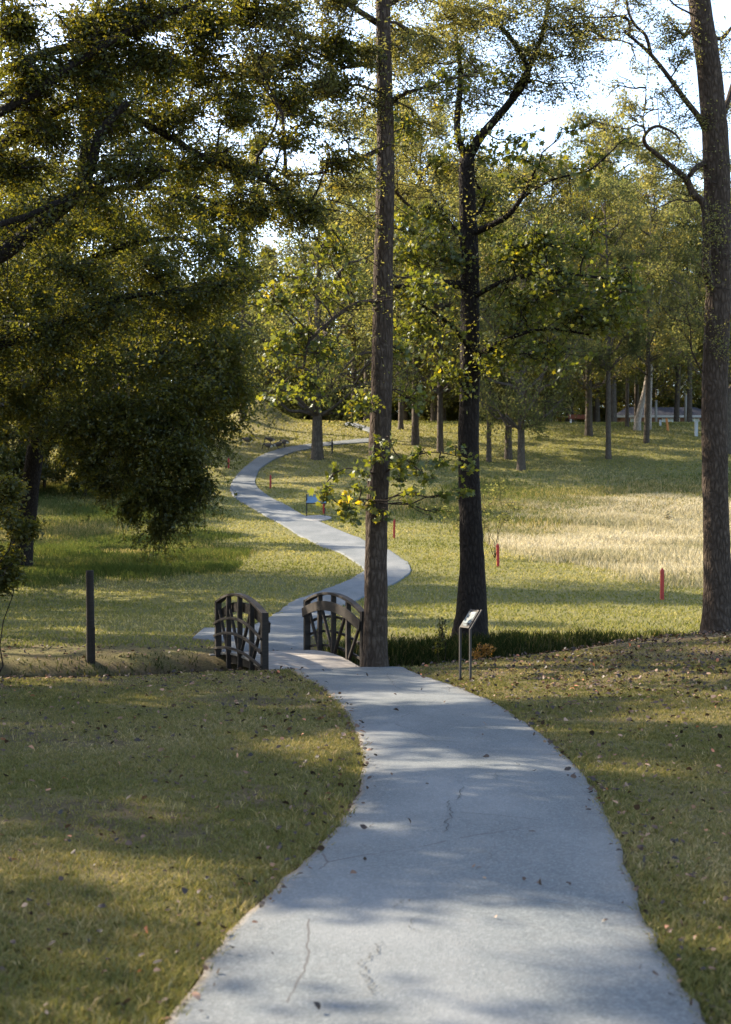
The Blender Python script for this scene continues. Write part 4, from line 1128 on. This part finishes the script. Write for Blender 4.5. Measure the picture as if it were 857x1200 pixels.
for px, pb, pt, mat, lean, wd, lab in ((774, 499, 492, 'trim', 0, .2, 'short white post on the sunny crest before the house'), (783, 505, 490, 'orange', -.12, .2, 'orange leaning stake on the sunny crest before the house'), (816, 511, 494, 'trim', 0, .28, 'white marker post left of the thick right tree on the crest')):
    a = hit(px, pb); D = a.y
    if D > 170: D = 150.; a = gp(px, D)
    hgt = (pb - pt) / F * D
    t = thing('short_post', lab, 'post', a); t.rotation_euler = (0, lean, 0)
    m_ = MB(); m_.box((0, 0, hgt / 2 - .1), wd, wd, hgt + .1); m_.build('post', G[mat], t, bevel=.02)
    m_ = MB(); m_.box((0, 0, hgt - .02), wd * 1.04, wd * 1.04, .05); m_.build('cap', G[mat], t, bevel=.01)

# ------------------------------------------------------------------ geese grazing beyond the path
def goose(loc, rz, label, down, s=1.0, first=[None]):
    t = thing('goose', label, 'goose', loc, rz, 'geese grazing beyond the far path'); t.scale = (s, s, s)
    m_ = MB()
    m_.ell((0, 0, .40), .36, .19, .19, 14, 10, ax=(.985, 0, .17), az=(-.17, 0, .985))
    m_.tube([(-.28, 0, .38), (-.40, 0, .36), (-.52, 0, .33)], [.12, .075, .02], 8)
    if down: npts = [(.26, 0, .46), (.42, 0, .52), (.52, 0, .40), (.56, 0, .20)]
    else: npts = [(.26, 0, .46), (.36, 0, .60), (.38, 0, .74), (.42, 0, .84)]
    body = m_.build('body', G['feather'], t, True)
    m_ = MB(); q = catmull(npts, 4); m_.tube(q, taper(.085, .04, len(q) - 1), 8)
    e = Vector(npts[-1]); dr = Vector((.35, 0, -.9)).normalized() if down else Vector((1, 0, -.1)).normalized()
    m_.ell(e + dr * .04, .075, .05, .05, 10, 6, ax=dr, az=dr.cross(Vector((0, 1, 0)))); m_.tube([e + dr * .09, e + dr * .17], [.026, .010], 6)
    m_.build('neck', G['feather_black'], t, True)
    m_ = MB(); m_.ell((-.22, 0, .32), .20, .14, .11, 10, 8); m_.build('rump', G['feather_white'], t, True)
    for y in (-.07, .07):
        m_ = MB(); m_.tube([(0, y, .28), (-.02, y, .14), (.0, y, 0)], [.035, .018, .016], 6); m_.tube([(-.02, y, .012), (.10, y, .012)], [.02, .04], 6); m_.build('leg', G['feather_black'], t, True)
for px, py, rz, dn, s, lab in ((317, 520, R(200), True, 1.0, 'upper left goose of the group grazing on the sunny slope'), (315, 527, R(170), True, 1.0, 'lowest pale goose of the group grazing on the sunny slope'),
                            (326, 526, R(10), True, 1.05, 'dark goose in the middle of the group grazing on the sunny slope'), (334, 523, R(150), True, 1.05, 'rightmost goose of the group on the sunny slope'), (290.5, 521, R(185), True, 1.1, 'goose apart to the left near the oak boughs')):
    a = hit(px, py); goose(a, rz, lab, dn, s)

# ------------------------------------------------------------------ the figure by the oak
a = hit(389.5, 532.5); D = a.y; hp = 17.5 / F * D; k = hp / 1.72
t = thing('person', 'person in dark clothes standing by the broad oak with one arm stretched forward', 'person', a, R(172)); t.scale = (k, k, k)
me = bpy.data.meshes.new('body')
J = {'pel': (0, 0, .95, .135, .105), 'sp': (0, 0, 1.14, .125, .10), 'ch': (0, 0, 1.32, .16, .11), 'nk': (.01, 0, 1.48, .058, .058), 'hd0': (.02, 0, 1.57, .085, .085), 'hd': (.02, 0, 1.66, .082, .085)}
for sg_, n_ in ((1, 'l'), (-1, 'r')):
    J['hip' + n_] = (0, sg_ * .10, .88, .10, .10); J['kn' + n_] = (.03 if sg_ > 0 else -.03, sg_ * .13, .49, .062, .062); J['an' + n_] = (-.02 + .04 * sg_, sg_ * .14, .09, .045, .045); J['toe' + n_] = (.13 + .04 * sg_, sg_ * .16, .04, .04, .035)
    J['sh' + n_] = (0, sg_ * .19, 1.41, .065, .065)
J['ell'] = (.27, .24, 1.40, .048, .048); J['wrl'] = (.52, .16, 1.45, .036, .036); J['hal'] = (.60, .14, 1.46, .04, .025)
J['elr'] = (.05, -.30, 1.14, .048, .048); J['wrr'] = (.22, -.24, .98, .036, .036); J['har'] = (.29, -.22, .95, .04, .025)
names = list(J); E = [('pel', 'sp'), ('sp', 'ch'), ('ch', 'nk'), ('nk', 'hd0'), ('hd0', 'hd')]
for n_ in 'lr': E += [('pel', 'hip' + n_), ('hip' + n_, 'kn' + n_), ('kn' + n_, 'an' + n_), ('an' + n_, 'toe' + n_), ('ch', 'sh' + n_), ('sh' + n_, 'el' + n_), ('el' + n_, 'wr' + n_), ('wr' + n_, 'ha' + n_)]
for n_, s_ in (('l', Vector((.60, .14, 1.46))), ('r', Vector((.29, -.22, .95)))):
    for j, (dx, dz, L) in enumerate(((.07, .020, 1), (.08, .007, 1), (.075, -.007, 1), (.06, -.02, 1), (.03, .045, 1))):
        J[f'f{j}{n_}'] = (s_.x + dx, s_.y - .01 * j, s_.z + dz, .010, .010); names.append(f'f{j}{n_}'); E.append(('ha' + n_, f'f{j}{n_}'))
me.from_pydata([J[n][:3] for n in names], [(names.index(p), names.index(q_)) for p, q_ in E], [])
me.materials.append(G['cloth'])
bo = bpy.data.objects.new('body', me); COL.objects.link(bo); bo.parent = t
sk = bo.modifiers.new('skin', 'SKIN')
if not me.skin_vertices: me.attributes.new('skin', 'FLOAT', 'POINT')
try:
    for i, n in enumerate(names):
        me.skin_vertices[0].data[i].radius = J[n][3:5]
        me.skin_vertices[0].data[i].use_root = (n == 'pel')
except Exception as ex:
    bpy.context.view_layer.objects.active = bo
    print('skin', ex)
sb = bo.modifiers.new('sub', 'SUBSURF'); sb.levels = 1; sb.render_levels = 1
m_ = MB(); m_.ell((.035, 0, 1.635), .088, .078, .11, 14, 10); m_.ell((.125, 0, 1.625), .018, .014, .022, 6, 5); m_.build('face', G['skin'], t, True)
m_ = MB(); m_.ell((.0, 0, 1.675), .10, .088, .095, 14, 10); m_.build('hair', G['hair'], t, True)

reseed(111)
# ------------------------------------------------------------------ grass, weeds and fallen leaves
def blades(name, x, y, h, w, mat, label, cat, lean=.35, shift=0., z_off=-.01, n=1, jit=.02, rvals=None):
    N = len(x) * n
    x = np.repeat(x, n) + rng.normal(0, jit, N); y = np.repeat(y, n) + rng.normal(0, jit, N)
    h = np.repeat(h, n) * rng.uniform(.55, 1.25, N); w = np.repeat(w, n)
    z = H(x, y) + z_off
    a = rng.uniform(0, 2 * np.pi, N); fa = rng.uniform(0, np.pi, N)
    ln = h * lean * rng.uniform(.2, 1.6, N)
    dx, dy = np.cos(a) * ln, np.sin(a) * ln
    ux, uy = np.cos(fa) * w * .5, np.sin(fa) * w * .5
    b0 = np.stack([x - ux, y - uy, z], 1); b1 = np.stack([x + ux, y + uy, z], 1)
    mx, my, mz = x + dx * .35, y + dy * .35, z + h * .62
    m0 = np.stack([mx - ux * .8, my - uy * .8, mz], 1); m1 = np.stack([mx + ux * .8, my + uy * .8, mz], 1)
    tp = np.stack([x + dx, y + dy, z + h * .95], 1)
    v = np.stack([b0, b1, m1, m0, tp], 1).reshape(-1, 3)
    i = np.arange(N)[:, None] * 5
    f = np.concatenate([i + [0, 1, 2], i + [0, 2, 3], i + [3, 2, 4]], 1).ravel()
    r = np.clip((np.repeat(rvals, n) if rvals is not None else 0) + rng.random(N) * (.55 if rvals is not None else 1) + shift, 0, 1)
    o = np_mesh(name, v, f, 3, mat, None, np.repeat(r, 3))
    return tag(o, label, cat, kind='stuff')

def scatter(n, y0, y1, power, margin=1.5):
    """points on the ground inside the view wedge; density falls with distance ** power"""
    u = rng.random(n)
    e = 2 - power
    y = (y0 ** e + u * (y1 ** e - y0 ** e)) ** (1 / e) if abs(e) > 1e-3 else y0 * (y1 / y0) ** u
    x = rng.uniform(-1, 1, n) * (.272 * y + margin) * (1 + .7 * rng.random(n) ** 4)
    return x, y

x, y = scatter(270000, 4.2, 24.5, 1.75, 4.5)
sdp = path_sd(x, y); s_, t_ = ditch_s(x, y)
keep = (sdp > -.015) & (np.abs(s_) > 1.25) & (vnoise(x, y, .35, 9) + rng.normal(0, .5, len(x)) > -.75) & ((vnoise(x, y, 1.1, 60) + .25 * vnoise(x, y, .35, 61) < .45) | (rng.random(len(x)) < .4))
x, y, sdp = x[keep], y[keep], sdp[keep]
hh = (.038 + .012 * vnoise(x, y, .9, 5)) * (1 + .5 * np.exp(-(sdp / .18) ** 2))
tone = np.clip(.22 + .22 * vnoise(x, y, 1.7, 6) + .12 * vnoise(x, y, .5, 8), 0, .5)
blades('lawn_grass', x, y, hh, np.full(len(x), .0065) + .00025 * y, G['grass'], 'short dry lawn grass either side of the path', 'grass', .9, n=4, jit=.028, rvals=tone)
x, y = scatter(30000, 4.2, 24, 1.6, 4.5)
sdp = path_sd(x, y); keep = (sdp > .0) & (np.abs(ditch_s(x, y)[0]) > 1.2) & (rng.random(len(x)) < .12 + .5 * np.exp(-(sdp / .5) ** 2) + .25 * (vnoise(x, y, 1.1, 41) > .3)); x, y = x[keep], y[keep]
blades('lawn_grass', x, y, rng.uniform(.035, .08, len(x)), np.full(len(x), .006) + .0002 * y, G['grass'], 'longer tufts in the lawn and along the path edge', 'grass', .8, n=7, jit=.03, rvals=rng.uniform(0, .55, len(x)))
x, y = scatter(150000, 27, 156, 1.2, 7)
sdp = path_sd(x, y); keep = (sdp > .05) & ~inpoly(STRAW, x, y) & ~((y < 30) & (np.abs(ditch_s(x, y)[0]) < 1.2))
x, y = x[keep], y[keep]
tone = np.clip(.22 + .25 * vnoise(x, y, 4, 6), 0, .5)
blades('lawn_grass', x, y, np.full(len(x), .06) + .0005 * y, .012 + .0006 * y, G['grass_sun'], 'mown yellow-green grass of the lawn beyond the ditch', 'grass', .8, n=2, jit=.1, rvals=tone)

def fill(poly, n):
    lo = poly.min(0); hi = poly.max(0)
    x = rng.uniform(lo[0], hi[0], n * 2); y = rng.uniform(lo[1], hi[1], n * 2)
    k = inpoly(poly, x + 1.2 * vnoise(x, y, 3, 50) + rng.normal(0, .5, len(x)), y + 3 * vnoise(x, y, 4, 51) + rng.normal(0, 1.6, len(x))); return x[k][:n], y[k][:n]
x, y = fill(STRAW, 56000)
k = vnoise(x, y, 5, 12) + .5 * vnoise(x, y, 1.6, 13) + rng.normal(0, .45, len(x)) > -.35; x, y = x[k], y[k]
hh = np.clip(.30 + .16 * vnoise(x, y, 3, 4) + .08 * vnoise(x, y, 1.1, 5), .1, .6)
blades('meadow_grass', x, y, hh, np.full(len(x), .022) + .0002 * y, G['straw'], 'tall golden dry grass of the meadow on the right slope', 'tall grass', .5, n=2, jit=.12, rvals=np.clip(.24 + .42 * vnoise(x, y, 4.5, 2), 0, .5))
x, y = fill(SHADY, 26000)
k = (vnoise(x, y, 6, 15) + rng.normal(0, .4, len(x)) > -.1) & (path_sd(x, y) > .5); x, y = x[k], y[k]
blades('meadow_grass', x, y, .32 + .1 * vnoise(x, y, 3, 4), np.full(len(x), .045), G['meadow'], 'thin green and tan grass of the upper meadow behind the golden grass', 'tall grass', .5, n=2, jit=.15, rvals=np.clip(.45 + .3 * vnoise(x, y, 5, 2), 0, .5))
x, y = fill(LMEAD, 46000)
k = vnoise(x, y, 3, 16) + rng.normal(0, .45, len(x)) > -.35; x, y = x[k], y[k]
blades('meadow_grass', x, y, .27 + .14 * vnoise(x, y, 3, 4), np.full(len(x), .03), G['meadow'], 'tall mixed grass of the shaded left meadow', 'tall grass', .45, n=2, jit=.12, rvals=np.clip(.32 + .3 * vnoise(x, y, 4, 2), 0, .6))
x, y = fill(LBAND, 30000)
k = vnoise(x, y, 2.2, 31) + rng.normal(0, .5, len(x)) > -.1; x, y = x[k], y[k]
blades('meadow_grass', x, y, .30 + .10 * vnoise(x, y, 2, 4), np.full(len(x), .028), G['meadow'], 'lush green grass edge of the left meadow', 'tall grass', .5, n=2, jit=.1, rvals=np.clip(.16 + .16 * vnoise(x, y, 3, 2), 0, .4))

# weeds in and along the ditch
t_ = rng.uniform(-8, 11, 26000); s_ = rng.normal(.55, .75, 26000)
xy = BC + t_[:, None] * DT + s_[:, None] * DN; x, y = xy[:, 0], xy[:, 1]
s2, _ = ditch_s(x, y)
keep = (np.abs(t_ + .0) > 1.25) & (s2 < 2.0) & (s2 > -1.1) & (path_sd(x, y) > .12)
keep &= (rng.random(len(x)) < np.where(t_ > 1.2, 1., .2))
x, y, tt, ss = x[keep], y[keep], t_[keep], s2[keep]
hh = np.where(tt > 1.2, .23, .07) * (1 + .4 * vnoise(x, y, 1.2, 7)) * np.clip(1.25 - .3 * np.abs(ss - .6), .4, 1.2)
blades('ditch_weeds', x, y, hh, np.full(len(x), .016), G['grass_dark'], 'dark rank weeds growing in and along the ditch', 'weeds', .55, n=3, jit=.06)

# fallen leaves
x, y = scatter(46000, 4.2, 27, 1.0, 4.5)
dens = .10 + .9 * sstep(14, 22, y) * sstep(.5, 3, x - .0) + .45 * sstep(18, 23, y) * (x < -1) + .3 * np.exp(-((path_sd(x, y) - .1) / .25) ** 2) + .12 * (vnoise(x, y, 1.8, 21) > .35)
sdp = path_sd(x, y)
dens = np.where(sdp < -.12, .012, dens)
k = (rng.random(len(x)) < dens); x, y, sdp = x[k], y[k], sdp[k]
N = len(x)
pos = np.stack([x, y, H(x, y) + np.where(sdp < 0, .05, rng.uniform(.02, .05, N))], 1)
nr = rng.normal(0, .45, (N, 3)); nr[:, 2] += 1
dv = rng.normal(0, 1, (N, 3)); dv[:, 2] *= .2
ln = rng.uniform(.028, .075, N)
ln = ln * np.clip(.45 + y / 26, .5, 1.1)
nr = nr / np.linalg.norm(nr, axis=1, keepdims=True); dv = dv - nr * (dv * nr).sum(1, keepdims=True); dv /= np.linalg.norm(dv, axis=1, keepdims=True)
sv = np.cross(nr, dv); wd = rng.uniform(.22, .42, N)[:, None]; cu = rng.uniform(-.1, .35, N)[:, None]; L_ = ln[:, None]
v = np.stack([pos + dv * L_ * a + sv * L_ * wd * b * rng.uniform(.7, 1.2, (N, 1)) + nr * L_ * (abs(b) * cu + a * a * .2 * cu) for a, b in ((0, 0), (.2, .75), (.55, 1), (.82, .5), (1, 0), (.82, -.5), (.55, -1), (.2, -.75))], 1)
i = np.arange(N)[:, None] * 8; tri = np.array([[0, 1, 7], [1, 2, 7], [7, 2, 6], [2, 3, 6], [6, 3, 5], [3, 4, 5]]).ravel()
o = np_mesh('fallen_leaves', v.reshape(-1, 3), (i + tri).ravel(), 3, G['litter'], None, np.repeat(np.clip(rng.random(N) ** 2.1, 0, 1), 6))
tag(o, 'brown fallen leaves scattered over the lawn and ditch banks', 'fallen leaves', kind='stuff')

# ------------------------------------------------------------------ light
SUN_AZ, SUN_EL = R(-57), R(35)       # azimuth from +Y, towards +X positive
w = bpy.data.worlds.new('World'); S.world = w; w.use_nodes = True
nt = w.node_tree; nt.nodes.clear()
sky = nt.nodes.new('ShaderNodeTexSky'); sky.sky_type = 'NISHITA'; sky.sun_disc = False
sky.sun_elevation = SUN_EL; sky.sun_rotation = SUN_AZ; sky.air_density = 1.0; sky.dust_density = 1.7; sky.ozone_density = 1.0
bg = nt.nodes.new('ShaderNodeBackground'); bg.inputs['Strength'].default_value = .15
ow = nt.nodes.new('ShaderNodeOutputWorld'); nt.links.new(sky.outputs[0], bg.inputs[0]); nt.links.new(bg.outputs[0], ow.inputs[0])
sl_ = bpy.data.lights.new('sun', 'SUN'); sl_.energy = 5.0; sl_.angle = R(.45); sl_.color = (1, .86, .66)
so = bpy.data.objects.new('sun', sl_); COL.objects.link(so)
to = Vector((math.sin(SUN_AZ) * math.cos(SUN_EL), math.cos(SUN_AZ) * math.cos(SUN_EL), math.sin(SUN_EL)))
so.rotation_euler = to.to_track_quat('Z', 'Y').to_euler(); so.location = (-30, 20, 40)

cd = bpy.data.cameras.new('camera'); cam = bpy.data.objects.new('camera', cd); COL.objects.link(cam)
cam.location = (0, 0, EYE); cam.rotation_euler = (R(90), 0, 0)
cd.sensor_fit = 'VERTICAL'; cd.sensor_height = 36; cd.sensor_width = 36 * 857 / 1200; cd.lens = F / 1200 * 36
cd.shift_y = (HY - 600) / 1200; cd.clip_start = .1; cd.clip_end = 3000
cd.dof.use_dof = True; cd.dof.focus_distance = 22.5; cd.dof.aperture_fstop = 3.2
S.camera = cam
S.view_settings.view_transform = 'Standard'; S.view_settings.look = 'None'; S.view_settings.exposure = 1.95; S.view_settings.gamma = 1
S.render.engine = 'CYCLES'
cy = S.cycles; cy.max_bounces = 6; cy.diffuse_bounces = 3; cy.glossy_bounces = 2; cy.transmission_bounces = 4; cy.transparent_max_bounces = 4
cy.use_denoising = True
try: cy.denoiser = 'OPENIMAGEDENOISE'
except Exception: pass
for o in bpy.data.objects:
    if '_world' in o: del o['_world']
